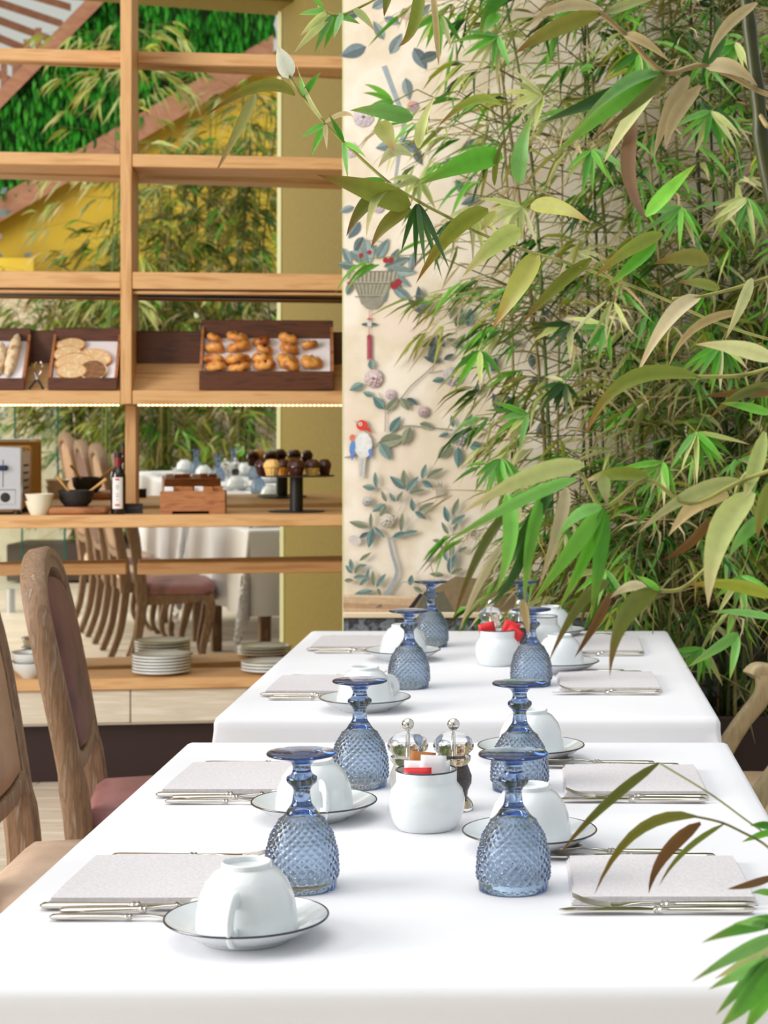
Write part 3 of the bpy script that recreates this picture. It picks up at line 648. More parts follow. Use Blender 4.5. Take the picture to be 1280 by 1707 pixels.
mb = MB(); mb.box((ub-0.001-0.008, -0.0016, 0.095), (ub+0.001-0.008, 0.0005, 0.19)); mb.build('lever_slot', M_BLACK, ts, smooth=False)
mb = MB(); mb.bbox((ub-0.022, -0.022, 0.152), (ub+0.008, 0.0, 0.170), 0.003); mb.build('lever', mat('navy_plastic', (22, 34, 70), 0.3), ts)
# nested cream bowls
def bowl_profile(r0, r1, h, t=0.004): return [(0, 0), (r0, 0), (r0+(r1-r0)*0.55, h*0.45), (r1, h), (r1-t, h), (r0+(r1-r0)*0.55-t, h*0.5), (r0-t, t*1.5), (0, t*1.5)]
def bowl(px, d, z, r0, r1, h, m, label, name='bowl', group=None):
    mb = MB(); mb.lathe(bowl_profile(r0, r1, h), 28); o = fixn(mb.build(name, m)); o.location = on(px, d, z); return tag(o, label, 'bowl', group)
bowl(65, -0.20, ZC, 0.028, 0.046, 0.048, M_CREAMCER, 'cream ribbed pot bowl standing lowest between toaster and board', group='cream bowls by the toaster')
bowl(66, -0.20, ZC+0.024, 0.028, 0.049, 0.048, M_CREAMCER, 'cream bowl nested on top of another between toaster and board', group='cream bowls by the toaster')
# board, black bowl, spoons
bd = MB(); bw = (su(180, -0.2)-su(83, -0.2))/2; bd.bbox((-bw, -0.045, 0), (bw, 0.11, 0.026), 0.008); o = bd.build('chopping_board', M_BOARD); o.location = on(131.5, -0.18, ZC); o.rotation_euler = (0, 0, S_ANG); tag(o, 'dark acacia chopping board under the black bowl', 'board')
mb = MB(); mb.lathe([(0, 0), (0.038, 0), (0.055, 0.02), (0.062, 0.056), (0.058, 0.056), (0.051, 0.022), (0.035, 0.006), (0, 0.006)], 32); o = fixn(mb.build('serving_bowl', M_BLACKSTONE)); bc = on(127, -0.145, ZC+0.026); o.location = bc; tag(o, 'black stoneware bowl with two wooden spoons on chopping board', 'bowl')
def spoon(tip, base, label):
    mb = MB(); a, b = V(tip), V(base); mb.tube([a, a*0.6+b*0.4, b*0.8+a*0.2, b], 0.0042, 8, [1.5, 1.0, 0.9, 0.8]); o = mb.build('wooden_spoon', M_SPOONW)
    h = MB(); h.lathe([(0, -0.02), (0.011, -0.014), (0.015, 0), (0.011, 0.014), (0, 0.02)], 12); o2 = fixn(h.build('spoon_head', M_SPOONW, o)); o2.location = a+(b-a)*0.95
    return tag(o, label, 'spoon')
spoon(bc+V((-0.062, -0.02, 0.105)), bc+V((-0.005, 0.0, 0.024)), 'wooden spoon leaning out to the left of black bowl')
spoon(bc+V((0.105, 0.0, 0.095)), bc+V((0.006, 0.01, 0.024)), 'wooden spoon leaning out to the right of black bowl')
# bottle
bt = thing('bottle', 'dark vinegar bottle with white label and red neck beside the post', 'bottle', on(197, -0.19, ZC), S_ANG)
mb = MB(); mb.lathe([(0, 0), (0.024, 0), (0.0255, 0.004), (0.0255, 0.135), (0.022, 0.150), (0.0125, 0.160), (0.0115, 0.20), (0, 0.20)], 28); fixn(mb.build('body', M_WINE, bt))
mb = MB(); mb.lathe([(0.0128, 0.166), (0.0132, 0.166), (0.0132, 0.196), (0.0128, 0.196)], 20); fixn(mb.build('neck_foil', M_REDCAP, bt))
mb = MB(); mb.lathe([(0, 0.214), (0.0135, 0.214), (0.0138, 0.196), (0, 0.195)], 20); fixn(mb.build('cap', M_BLACK, bt))
def wrap(z0, z1, a0, a1, r, n=14):
    m_ = MB(); vs = []
    for i in range(n+1):
        a = -pi/2+a0+(a1-a0)*i/n
        for rr in (r, r+0.0005):
            for z in (z0, z1): vs.append((rr*cos(a), rr*sin(a), z))
    fs = []
    for i in range(n):
        k = i*4; fs += [(k+2, k+6, k+7, k+3), (k, k+1, k+5, k+4), (k+1, k+3, k+7, k+5), (k, k+4, k+6, k+2)]
    m_.add(vs, fs); return m_
lb = fixn(wrap(0.020, 0.128, -0.72, 0.72, 0.0256).build('label_sheet', M_LABEL, bt))
for zz, aw, m_ in ((0.118, 0.30, M_RED), (0.030, 0.34, M_RED), (0.100, 0.2, M_GREY), (0.094, 0.26, M_GREY), (0.088, 0.16, M_GREY), (0.070, 0.2, M_GREY), (0.062, 0.24, M_GREY), (0.050, 0.12, M_GREY)):
    fixn(wrap(zz, zz+(0.006 if m_ is M_RED else 0.0018), -aw, aw*0.8, 0.0262, 6).build('print_line', m_, lb))
# black card sign
cs = MB(); cs.bbox((-0.03, 0, 0), (0.03, 0.008, 0.036), 0.001); o = cs.build('card_sign', M_BLACK); o.location = on(223, -0.16, ZC); o.rotation_euler = (radians(-8), 0, S_ANG); tag(o, 'small black card sign leaning beside the dark bottle', 'sign')
c2_ = MB(); c2_.box((-0.018, -0.0008, 0.019), (0.016, 0, 0.021)); c2_.build('print_line', M_GREY, o, smooth=False)
# wooden caddy
cd = thing('wooden_caddy', 'acacia caddy box with cut-out foot holding wrapped packets', 'box', on(321, -0.21, ZC), S_ANG)
hw_ = (su(375, -0.21)-su(267, -0.21))/2; H = sz2(819, -0.21)-ZC
mb = MB(); o_ = [(-hw_, 0), (-hw_*0.64, 0), (-hw_*0.62, 0.010), (hw_*0.5, 0.010), (hw_*0.52, 0), (hw_, 0), (hw_, H), (-hw_, H)]
mb.add([(x, 0, z) for x, z in o_]+[(x, 0.014, z) for x, z in o_], [tuple(range(8)), tuple(range(15, 7, -1))]+[(i, (i+1) % 8, 8+(i+1) % 8, 8+i) for i in range(8)]); fixn(mb.build('front_board', M_BOARD, cd, smooth=False))
mb = MB(); mb.bbox((-hw_, 0.128, 0), (hw_, 0.142, H), 0.002); mb.build('rear_board', M_BOARD, cd)
for s in (-1, 1):
    mb = MB(); mb.bbox((s*hw_-0.007+(-s*0.007), 0.014, 0), (s*hw_+0.007+(-s*0.007), 0.128, H-0.002), 0.002); mb.build('side_board', M_BOARD, cd)
mb = MB(); mb.box((-hw_+0.014, 0.014, 0.012), (hw_-0.014, 0.128, 0.018)); mb.build('bottom_board', M_BOARD, cd, smooth=False)
for k in range(6):
    mb = MB(); mb.bbox((-0.016, -0.004, 0), (0.016, 0.004, 0.075), 0.002); o = mb.build('tea_packet', M_KRAFT if k % 3 else M_PAPERW)
    o.location = on(321, -0.21, ZC+0.019)+ex*(-0.085+0.034*k)+ey*(0.045+0.02*(k % 2)); o.rotation_euler = (radians(-8), 0, S_ANG+0.1*(k % 3-1)); tag(o, ('white' if k % 3 == 0 else 'brown')+' tea packet '+['at the left end', 'second from left', 'third from left', 'fourth from left', 'fifth from left', 'at the right end'][k]+' of the wooden caddy', 'packet', 'packets in the wooden caddy')
# cake stand and muffins
cst = thing('cake_stand', 'black pedestal cake stand carrying muffins beside the papered wall', 'cake stand', on(494, -0.10, ZC), S_ANG)
HS = sz2(792, -0.10)-ZC
mb = MB(); mb.lathe([(0, 0), (0.098, 0), (0.099, 0.002), (0.098, 0.004), (0, 0.004)], 40); fixn(mb.build('base', M_BLACK, cst))
mb = MB(); mb.lathe([(0, 0.004), (0.0235, 0.004), (0.0235, HS-0.006), (0, HS-0.006)], 28); fixn(mb.build('pedestal', M_BLACK, cst))
mb = MB(); mb.lathe([(0, HS-0.006), (0.134, HS-0.006), (0.135, HS-0.004), (0.134, HS-0.002), (0, HS-0.002)], 48); fixn(mb.build('top_plate', M_BLACK, cst))
def muffin(px, d, top, base, label, r=0.027, cap=M_CHOC):
    q = on(px, d, ZC+HS-0.002); t = thing('muffin', label, 'cake', q, random.uniform(0, 3), 'muffins on the cake stand')
    mb = MB(); n = 24
    mb.lathe([(0, 0), (r*0.72, 0), (r*0.98, 0.028), (0, 0.03)], n); mb.v = [(x*(1+(0.04 if i % 2 else -0.03)), y*(1+(0.04 if i % 2 else -0.03)), z) for i, (x, y, z) in enumerate(mb.v)]
    fixn(mb.build('base', base, t))
    mb = MB(); mb.lathe([(r*0.9, 0.026), (r*1.12, 0.031), (r*1.05, 0.042), (r*0.65, 0.054), (0, 0.058), ], 20); mb.v = [(x, y, z+0.002*sin(7*math.atan2(y, x))) for x, y, z in mb.v]; fixn(mb.build('crown', top, t))
    return t
muffin(437, -0.05, M_CHOC, M_CHOC, 'dark chocolate muffin at the left end of the cake stand', 0.024)
muffin(453, -0.15, M_SPONGE, M_SPONGE, 'pale vanilla muffin second from left on the cake stand')
muffin(471, -0.06, M_CHOC, M_ORANGECAKE, 'orange sponge muffin with glossy chocolate top behind the others')
muffin(494, -0.185, M_CHOC, M_CHOC, 'dark chocolate muffin foremost at the middle of the cake stand', 0.028)
muffin(520, -0.14, M_CHOC, M_SPONGE, 'vanilla muffin with chocolate top second from right on the stand')
muffin(541, -0.09, M_CHOC, M_CHOC, 'small dark chocolate muffin at the right end of the cake stand', 0.022)
# plates on the low counter
def plate_me(r): 
    mb = MB(); mb.lathe([(0, 0), (r*0.6, 0), (r*0.66, 0.002), (r*0.97, 0.011), (r, 0.0125), (r, 0.0185), (r*0.98, 0.019), (r*0.64, 0.009), (0, 0.004)], 40); return mb.mesh('plate', M_PORC)
def rim_me(r):
    mb = MB(); n = 40; mb.sweep([(r*0.995*cos(2*pi*k/n), r*0.995*sin(2*pi*k/n), 0.0188) for k in range(n)], [(0.0012*cos(2*pi*k/5), 0.0012*sin(2*pi*k/5)) for k in range(5)], closed=True); return mb.mesh('rim_band', M_RIMPALE)
pm = plate_me(0.105); rm = rim_me(0.105)
ords = ['lowest', 'second', 'third', 'fourth', 'fifth', 'sixth', 'seventh', 'topmost']
def plates(px, d, n, where, group):
    for k in range(n):
        o = bpy.data.objects.new('plate', pm); COL.objects.link(o); o.location = on(px, d, ZL+0.0110*k)
        nm = ords[k] if k < n-1 else 'topmost'
        tag(o, f'white dinner plate with dark rim, {nm} of the {where}', 'plate', group)
        r = bpy.data.objects.new('rim_band', rm); COL.objects.link(r); r.parent = o
plates(269, 0.09, 6, 'tall plate stack on low counter', 'tall plate stack')
plates(450, 0.09, 3, 'short plate stack behind the table end', 'short plate stack')
for k in range(2):
    mb = MB(); mb.lathe([(0, 0), (0.028, 0), (0.030, 0.004), (0.058, 0.03), (0.066, 0.056), (0.063, 0.056), (0.054, 0.03), (0.026, 0.008), (0, 0.008)], 32); o = fixn(mb.build('breakfast_bowl', M_PORC)); o.location = on(50, 0.05, ZL+0.034*k)
    tag(o, ('lower' if k == 0 else 'upper')+' white bowl with dark rim of the pair stacked behind the chairs', 'bowl', 'bowls on the low counter')
    n = 32; mb = MB(); mb.sweep([(0.0648*cos(2*pi*j/n), 0.0648*sin(2*pi*j/n), 0.0562) for j in range(n)], [(0.0017*cos(2*pi*j/5), 0.0017*sin(2*pi*j/5)) for j in range(5)], closed=True); mb.build('rim_band', M_PLATINUM, o)

# ------------------------------------------------------------------ tables and cloths
TZ = 0.75
def table(name_lab, x0, x1, y0, y1):
    t = thing('dining_table', name_lab[0], 'table', ((x0+x1)/2, (y0+y1)/2, 0))
    hx, hy = (x1-x0)/2-0.006, (y1-y0)/2-0.006
    mb = MB(); mb.bbox((-hx, -hy, TZ-0.036), (hx, hy, TZ-0.005), 0.004); mb.build('tabletop', M_WEATHER, t)
    for sx in (-1, 1):
        for sy in (-1, 1):
            mb = MB(); mb.bbox((sx*(hx-0.1)-0.028, sy*(hy-0.12)-0.028, 0), (sx*(hx-0.1)+0.028, sy*(hy-0.12)+0.028, TZ-0.036), 0.004); mb.build('leg', M_WEATHER, t)
    # cloth
    drop = 0.44; nx, ny = 92, 120; W, L = (x1-x0)+2*drop, (y1-y0)+2*drop; cxm, cym = (x0+x1)/2, (y0+y1)/2
    axes = []
    for n_, a0, a1 in ((nx, x0, x1), (ny, y0, y1)):
        k = 26; inner = n_-2*k; li = [a0-drop+drop*i/k for i in range(k)]
        # finer rows near the edge
        li = [a0-drop*(1-i/k)**1.25 for i in range(k)]
        axes.append(li+[a0+(a1-a0)*i/inner for i in range(inner+1)]+[a1+drop*((i+1)/k)**1.25 for i in range(k)])
    r = 0.011; vs = []; ph = name_lab[2]
    for yy in axes[1]:
        for xx in axes[0]:
            qx, qy = min(max(xx, x0), x1), min(max(yy, y0), y1); dx, dy = xx-qx, yy-qy; dist = sqrt(dx*dx+dy*dy)
            if dist < 1e-9:
                z = TZ+0.0; vs.append((xx, yy, z)); continue
            hx_, hy_ = dx/dist, dy/dist
            corner = abs(dx) > 1e-9 and abs(dy) > 1e-9
            s = qx*hy_*-1+qy*hx_+math.atan2(hy_, hx_)*0.35
            if dist < r*pi/2: a = dist/r; out, dn = r*sin(a), r*(1-cos(a))
            else: out, dn = r, r+(dist-r*pi/2)
            k = max(0, (dist-0.03)/drop)
            wv = 0.016*k*sin(s*17+ph)
            if corner: wv += 0.075*k*abs(sin(2*math.atan2(abs(dy), abs(dx))))**2
            out += 0.012*min(1, k*2)+max(-0.018, wv)
            vs.append((qx+hx_*out, qy+hy_*out, TZ-dn*(0.985)))
    n1 = len(axes[0]); n2 = len(axes[1])
    fs = [(j*n1+i, j*n1+i+1, (j+1)*n1+i+1, (j+1)*n1+i) for j in range(n2-1) for i in range(n1-1)]
    mb = MB(); mb.add(vs, fs); o = mb.build('tablecloth', M_CLOTH, auto=False); tag(o, name_lab[1], 'tablecloth')
table(('dining table under the nearer white cloth', 'white linen cloth over the nearer table with nearest place settings', 0.6), -0.587, 0.301, 1.774, 3.112)
table(('dining table under the farther white cloth', 'white linen cloth over the farther table by the bamboo', 2.3), -0.588, 0.312, 3.385, 4.78)

# ------------------------------------------------------------------ goblets
def goblet():
    H = 0.158; t = thing('goblet', '', 'glass')
    # upside down: rim on the cloth; outer profile from rim to neck with raised diamonds
    NA, NR = 192, 66; nd = 24
    def ro(z):      # outer radius of the bowl by height above the cloth
        pts = [(0.0, 0.0398), (0.008, 0.0405), (0.020, 0.0412), (0.040, 0.0402), (0.060, 0.0352), (0.078, 0.0255), (0.088, 0.0175), (0.097, 0.0115)]
        for (a, ra), (b, rb) in zip(pts, pts[1:]):
            if z <= b:
                f = (z-a)/(b-a); f = f*f*(3-2*f)*0.35+f*0.65; return ra+(rb-ra)*f
        return pts[-1][1]
    def tri(x): x = x % 1.0; return abs(x*2-1)
    vs = []; fs = []; NZ = 84
    zs = [0.097*i/NZ for i in range(NZ+1)]
    for z in zs:
        r = ro(z); k = 0
        if 0.0115 < z < 0.083: k = min(1, (z-0.0115)/0.002)*min(1, (0.083-z)/0.004)
        for j in range(NA):
            a = 2*pi*j/NA; th = a/(2*pi)*nd; s = z/0.0070*0.5*(1+0.35*(z/0.083))
            p = max(tri(th+s), tri(th-s))
            vs.append(((r+0.0028*k*(1-p)*min(1, r/0.03))*cos(a), (r+0.0028*k*(1-p)*min(1, r/0.03))*sin(a), z))
    for i in range(NZ):
        for j in range(NA): fs.append((i*NA+j, i*NA+(j+1) % NA, (i+1)*NA+(j+1) % NA, (i+1)*NA+j))
    m = MB(); m.add(vs, fs)
    # the stem, knop and foot carry on from the neck; the inside of the bowl closes the rim
    top = [(0.0105, 0.101), (0.0098, 0.108), (0.0098, 0.113), (0.0122, 0.117), (0.0172, 0.1215), (0.0178, 0.1245), (0.0172, 0.1275), (0.0125, 0.1305), (0.0104, 0.135), (0.0106, 0.140), (0.0135, 0.1455), (0.022, 0.1495), (0.036, 0.1520), (0.0400, 0.1530), (0.0405, 0.1545), (0.0395, 0.1560), (0.030, 0.1572), (0.015, 0.1578), (0, 0.158)]
    def add_rings(prof, start_ring, flip=False):
        prev = start_ring; n0 = NA
        for r, z in prof:
            if r < 1e-6:
                c = len(m.v); m.v.append((0, 0, z))
                for j in range(NA): m.f.append((prev[j], prev[(j+1) % NA], c) if not flip else (prev[(j+1) % NA], prev[j], c))
                return
            cur = list(range(len(m.v), len(m.v)+NA)); m.v += [(r*cos(2*pi*j/NA), r*sin(2*pi*j/NA), z) for j in range(NA)]
            for j in range(NA):
                f = (prev[j], prev[(j+1) % NA], cur[(j+1) % NA], cur[j]); m.f.append(f if not flip else f[::-1])
            prev = cur
    add_rings(top, list(range(NZ*NA, NZ*NA+NA)))
    add_rings([(0.0380, 0.0), (0.0380, 0.015), (0.0382, 0.030), (0.0365, 0.046), (0.031, 0.062), (0.022, 0.077), (0.010, 0.087), (0, 0.090)], list(range(NA)), True)
    b = m.build('glass_body', M_BLUEGLASS, t, auto=False)
    fixn(b)
    return t
gob = goblet()
GP = [(-0.2775, 2.14, 'left side of the nearer table, nearest of all', 0), (-0.034, 2.135, 'nearest on the right side of the nearer table', 0), (-0.27, 2.74, 'second on the left side of the nearer table', 0), (-0.034, 2.715, 'behind the nearest right-hand one', 0), (-0.271, 3.76, 'nearer on the left side of the farther table', 0), (-0.024, 3.79, 'nearer right of the farther table behind drooping leaves', 0), (-0.269, 4.455, 'far left end of the farther table before the papered wall', 0), (-0.05, 4.45, 'far right end of the farther table among bamboo leaves', 0)]
for i, (x, y, lab, _) in enumerate(GP):
    lab = 'blue upturned diamond-cut goblet, '+lab
    if i == 0: gob.location = (x, y, TZ+0.0006); gob['label'] = lab; gob['group'] = 'upturned blue goblets'
    else: dup(gob, (x, y, TZ+0.0006), 0.4*i, lab, 'upturned blue goblets')

# ------------------------------------------------------------------ cups and saucers
def make_saucer():
    t = thing('saucer', '', 'saucer')
    mb = MB(); mb.lathe([(0, 0.003), (0.040, 0.003), (0.042, 0.0), (0.046, 0.0), (0.049, 0.004), (0.068, 0.0115), (0.083, 0.0215), (0.0845, 0.0226), (0.083, 0.0236), (0.066, 0.0150), (0.048, 0.0080), (0.030, 0.0068), (0, 0.0068)], 72); fixn(mb.build('dish', M_PORC, t))
    n = 72; mb = MB(); mb.sweep([(0.0842*cos(2*pi*j/n), 0.0842*sin(2*pi*j/n), 0.0230) for j in range(n)], [(0.0012*cos(2*pi*j/6), 0.0012*sin(2*pi*j/6)) for j in range(6)], closed=True); mb.build('rim_band', M_PLATINUM, t)
    return t
def make_cup():
    t = thing('cup', '', 'cup')
    # upside down: mouth at z=0, foot ring on top
    mb = MB(); mb.lathe([(0.0500, 0.0), (0.0525, 0.0), (0.0528, 0.004), (0.0520, 0.020), (0.0490, 0.036), (0.0430, 0.051), (0.0340, 0.062), (0.0265, 0.0665), (0.0262, 0.0715), (0.0245, 0.0725), (0.0228, 0.0715), (0.0222, 0.0665), (0.012, 0.0655), (0, 0.0655), (0, 0.0630), (0.020, 0.062), (0.032, 0.058), (0.041, 0.048), (0.0468, 0.034), (0.0497, 0.018), (0.0500, 0.0)], 64); fixn(mb.build('bowl', M_PORC, t))
    mb = MB(); pts = cmr([(0, -0.0505, 0.008), (0, -0.067, 0.008), (0, -0.077, 0.018), (0, -0.077, 0.032), (0, -0.066, 0.043), (0, -0.0465, 0.044)], 5)
    mb.sweep(pts, rrect(0.0085, 0.0032, 0.003), up=(1, 0, 0), sc=[1]*len(pts)); 
    mb.v = mb.v[:]; fixn(mb.build('handle', M_PORC, t)); return t
sau, cup = make_saucer(), make_cup()
CP = [(-0.3075, 1.93, 'nearest left place setting of the nearer table', -0.06), (-0.31, 2.52, 'second left place setting of the nearer table', 0.32), (-0.332, 3.47, 'nearer left place setting of the farther table', 2.4), (-0.316, 4.2, 'far left place setting of the farther table', 2.6), (-0.017, 2.34, 'nearest right place setting of the nearer table', 3.4), (-0.019, 2.956, 'second right place setting of the nearer table', 3.2), (0.036, 4.0, 'nearer right place setting of the farther table', 3.0), (0.02, 4.62, 'far right place setting of the farther table', 3.0)]
for i, (x, y, lab, rz) in enumerate(CP):
    ls, lc = 'white saucer with dark rim at the '+lab, 'upturned white cup at the '+lab
    if i == 0:
        sau.location = (x, y, TZ+0.0006); sau['label'] = ls; sau['group'] = 'dark-rimmed saucers'
        cup.location = (x, y, TZ+0.0082); cup.rotation_euler = (0, 0, rz); cup['label'] = lc; cup['group'] = 'upturned cups'
    else:
        dup(sau, (x, y, TZ+0.0006), rz, ls, 'dark-rimmed saucers'); dup(cup, (x, y, TZ+0.0082), rz, lc, 'upturned cups')

# ------------------------------------------------------------------ sugar pots, packets, grinders
def make_pot():
    t = thing('sugar_pot', '', 'pot')
    mb = MB(); mb.lathe([(0, 0.002), (0.033, 0.002), (0.035, 0.0), (0.038, 0.0), (0.044, 0.008), (0.0500, 0.024), (0.0510, 0.038), (0.0475, 0.051), (0.0418, 0.0585), (0.0402, 0.0615), (0.0405, 0.0765), (0.0385, 0.0765), (0.0382, 0.060), (0.045, 0.049), (0.0485, 0.037), (0.0475, 0.025), (0.041, 0.010), (0, 0.006)], 64); fixn(mb.build('body', M_PORC, t))
    n = 48; mb = MB(); mb.sweep([(0.0396*cos(2*pi*j/n), 0.0396*sin(2*pi*j/n), 0.0768) for j in range(n)], [(0.0014*cos(2*pi*j/6), 0.0014*sin(2*pi*j/6)) for j in range(6)], closed=True); mb.build('rim_band', M_PLATINUM, t); return t
pot = make_pot(); PP = [(-0.154, 2.457), (-0.1, 4.115), (-0.006, 4.40)]
pot.location = (*PP[0], TZ+0.0006); pot['label'] = 'white sugar pot full of packets in the middle of the nearer table'; pot['group'] = 'white sugar pots'
dup(pot, (*PP[1], TZ+0.0006), 0.3, 'white sugar pot with red packets on the farther table', 'white sugar pots')
dup(pot, (*PP[2], TZ+0.0006), 0.7, 'empty white pot with dark rim behind cups on the farther table', 'white sugar pots')
def packet(x, y, z, w, h, m, rx, rz, label, ry=0):
    mb = MB(); n = 5; vs = []
    for s in (-1, 1):
        for j in range(n+1):
            for i in range(n+1):
                u, v = i/n*2-1, j/n*2-1; vs.append((u*w/2, s*0.0028*(1-u**4)*(1-v**4)+s*0.0003, (v+1)/2*h))
    k = (n+1)**2; fs = []
    for s in range(2):
        for j in range(n):
            for i in range(n):
                f = (s*k+j*(n+1)+i, s*k+j*(n+1)+i+1, s*k+(j+1)*(n+1)+i+1, s*k+(j+1)*(n+1)+i); fs.append(f if s == 0 else f[::-1])
    per = [i for i in range(n+1)]+[j*(n+1)+n for j in range(1, n+1)]+[n*(n+1)+i for i in range(n-1, -1, -1)]+[j*(n+1) for j in range(n-1, 0, -1)]
    for a, b in zip(per, per[1:]+per[:1]): fs.append((b, a, a+k, b+k))
    mb.add(vs, fs); o = fixn(mb.build('sugar_packet', m, auto=False)); o.location = (x, y, z); o.rotation_euler = (rx, ry, rz); tag(o, label, 'packet', 'sugar packets in the pots'); return o
px_, py_ = PP[0]
packet(px_+0.006, py_-0.004, TZ+0.034, 0.034, 0.062, M_PAPERW, radians(-4), 0.15, 'upright white sugar packet at right in the nearer sugar pot', radians(4))
packet(px_-0.012, py_+0.006, TZ+0.034, 0.034, 0.055, M_PAPERW, radians(6), -0.1, 'white sugar packet behind the red one in the nearer sugar pot')
packet(px_-0.012, py_+0.018, TZ+0.034, 0.034, 0.064, M_KRAFT, radians(2), 0.1, 'brown sugar packet tallest at the back of the nearer sugar pot', radians(6))
packet(px_-0.010, py_-0.022, TZ+0.040, 0.036, 0.043, M_RED, radians(-10), 0.05, 'red sugar packet at the front of the nearer sugar pot')
packet(px_+0.022, py_+0.010, TZ+0.034, 0.026, 0.052, M_PAPERW, radians(0), 0.9, 'white sugar packet turned sideways in the nearer sugar pot')
px_, py_ = PP[1]
packet(px_-0.014, py_-0.004, TZ+0.040, 0.036, 0.056, M_RED, radians(8), 0.1, 'red packet leaning left in the farther sugar pot', radians(-14))
packet(px_+0.012, py_+0.002, TZ+0.040, 0.036, 0.060, M_RED, radians(4), 0.0, 'red packet standing tallest in the farther sugar pot', radians(22))
packet(px_+0.016, py_-0.012, TZ+0.040, 0.036, 0.050, M_RED, radians(-6), -0.2, 'red packet leaning right in the farther sugar pot', radians(34))
def make_mill(content):
    t = thing('grinder', '', 'grinder')
    mb = MB(); mb.lathe([(0, 0), (0.026, 0), (0.028, 0.004), (0.026, 0.010), (0.0195, 0.018), (0.0205, 0.026), (0.025, 0.036), (0.0255, 0.046), (0.021, 0.058), (0.0195, 0.062), (0.024, 0.068), (0.024, 0.073), (0.019, 0.076), (0, 0.076)], 40); fixn(mb.build('body', M_ACRYL, t))
    mb = MB(); mb.lathe([(0, 0.014), (0.013, 0.014), (0.016, 0.03), (0.018, 0.045), (0.014, 0.06), (0, 0.06)], 24); fixn(mb.build('filling', content, t))
    mb = MB(); mb.lathe([(0, 0.0765), (0.021, 0.0765), (0.0275, 0.083), (0.0285, 0.089), (0.0255, 0.097), (0.017, 0.1045), (0.007, 0.1075), (0, 0.1075)], 40); fixn(mb.build('head', M_ACRYL, t))
    mb = MB(); mb.lathe([(0, 0.078), (0.0022, 0.078), (0.0022, 0.1055), (0, 0.1055)], 10); fixn(mb.build('spindle', M_CHROME, t))
    mb = MB(); mb.lathe([(0, 0.108), (0.004, 0.108), (0.0042, 0.110), (0.0075, 0.1125), (0.0088, 0.117), (0.0075, 0.1215), (0.004, 0.1245), (0, 0.1255)], 24); fixn(mb.build('knob', M_CHROME, t)); return t
g1, g2 = make_mill(M_SALT), make_mill(M_PEPPER)
for g, x, y, lab in ((g1, -0.187, 2.575, 'clear salt grinder with chrome knob behind nearer sugar pot, left of pair'), (g2, -0.124, 2.575, 'clear pepper grinder with chrome knob behind nearer sugar pot, right of pair')):
    g.location = (x, y, TZ+0.0006); g['label'] = lab; g['group'] = 'clear grinders'
dup(g1, (-0.121, 4.31, TZ+0.0006), 1, 'clear salt grinder behind red packets on the farther table', 'clear grinders')
dup(g2, (-0.055, 4.31, TZ+0.0006), 1, 'clear pepper grinder beside the empty pot on the farther table', 'clear grinders')

# ------------------------------------------------------------------ napkins and cutlery
def napkin(x0, x1, y0, y1, label):
    mb = MB(); n = 8
    for lay in range(3):
        z0 = 0.0032*lay; ins = 0.002*lay
        vs = []; N_ = 10
        for s, z in ((0, z0), (1, z0+0.0030)):
            for j in range(N_+1):
                for i in range(N_+1):
                    u, v = i/N_, j/N_; vs.append((x0+ins+(x1-x0-2*ins)*u+0.004*(v-0.5)*sin(label.__len__()), y0+ins*0.4+(y1-y0-ins)*v, TZ+0.0006+z+0.0009*sin(u*7+lay)*sin(v*5)*s))
        k = (N_+1)**2; fs = []
        for s in range(2):
            for j in range(N_):
                for i in range(N_):
                    f = (s*k+j*(N_+1)+i, s*k+j*(N_+1)+i+1, s*k+(j+1)*(N_+1)+i+1, s*k+(j+1)*(N_+1)+i); fs.append(f[::-1] if s == 0 else f)
        per = [i for i in range(N_+1)]+[j*(N_+1)+N_ for j in range(1, N_+1)]+[N_*(N_+1)+i for i in range(N_-1, -1, -1)]+[j*(N_+1) for j in range(N_-1, 0, -1)]
        for a, b in zip(per, per[1:]+per[:1]): fs.append((a, b, b+k, a+k))
        mb.add(vs, fs)
    o = mb.build('napkin', M_NAPKIN); tag(o, label, 'napkin', 'folded grey napkins')
hprof = rrect(0.5, 0.5, 0.3, 2)
def handle_pts(mb, L):     # filleted handle from x=0 (butt) to x=L
    xs = [0, 0.003, 0.012, L*0.5, L*0.82, L*0.9, L*0.93, L*0.955, L*0.98, L]
    ws = [0.006, 0.0135, 0.0150, 0.0125, 0.0095, 0.0085, 0.0120, 0.0085, 0.0115, 0.0070]
    hs = [0.002, 0.0055, 0.0062, 0.0058, 0.0052, 0.0050, 0.0085, 0.0055, 0.0080, 0.0040]
    mb.sweep([(x, 0, 0.0045) for x in xs], hprof, sc=list(zip(ws, hs)))
def make_fork():
    t = thing('fork', '', 'fork'); mb = MB(); handle_pts(mb, 0.105); mb.build('handle', M_SILVER, t)
    mb = MB(); mb.sweep([(0.104, 0, 0.0045), (0.125, 0, 0.006), (0.138, 0, 0.0055), (0.150, 0, 0.0042), (0.160, 0, 0.0045)], hprof, sc=[(0.006, 0.004), (0.005, 0.003), (0.010, 0.0025), (0.021, 0.002), (0.0215, 0.002)])
    for k in range(4):
        y = -0.0088+0.00587*k; mb.sweep([(0.159, y, 0.0045), (0.175, y, 0.0062), (0.190, y, 0.0098), (0.202, y*0.95, 0.0155)], hprof, sc=[(0.0036, 0.002), (0.0030, 0.002), (0.0028, 0.0018), (0.0012, 0.001)])
    mb.build('head', M_SILVER, t); return t
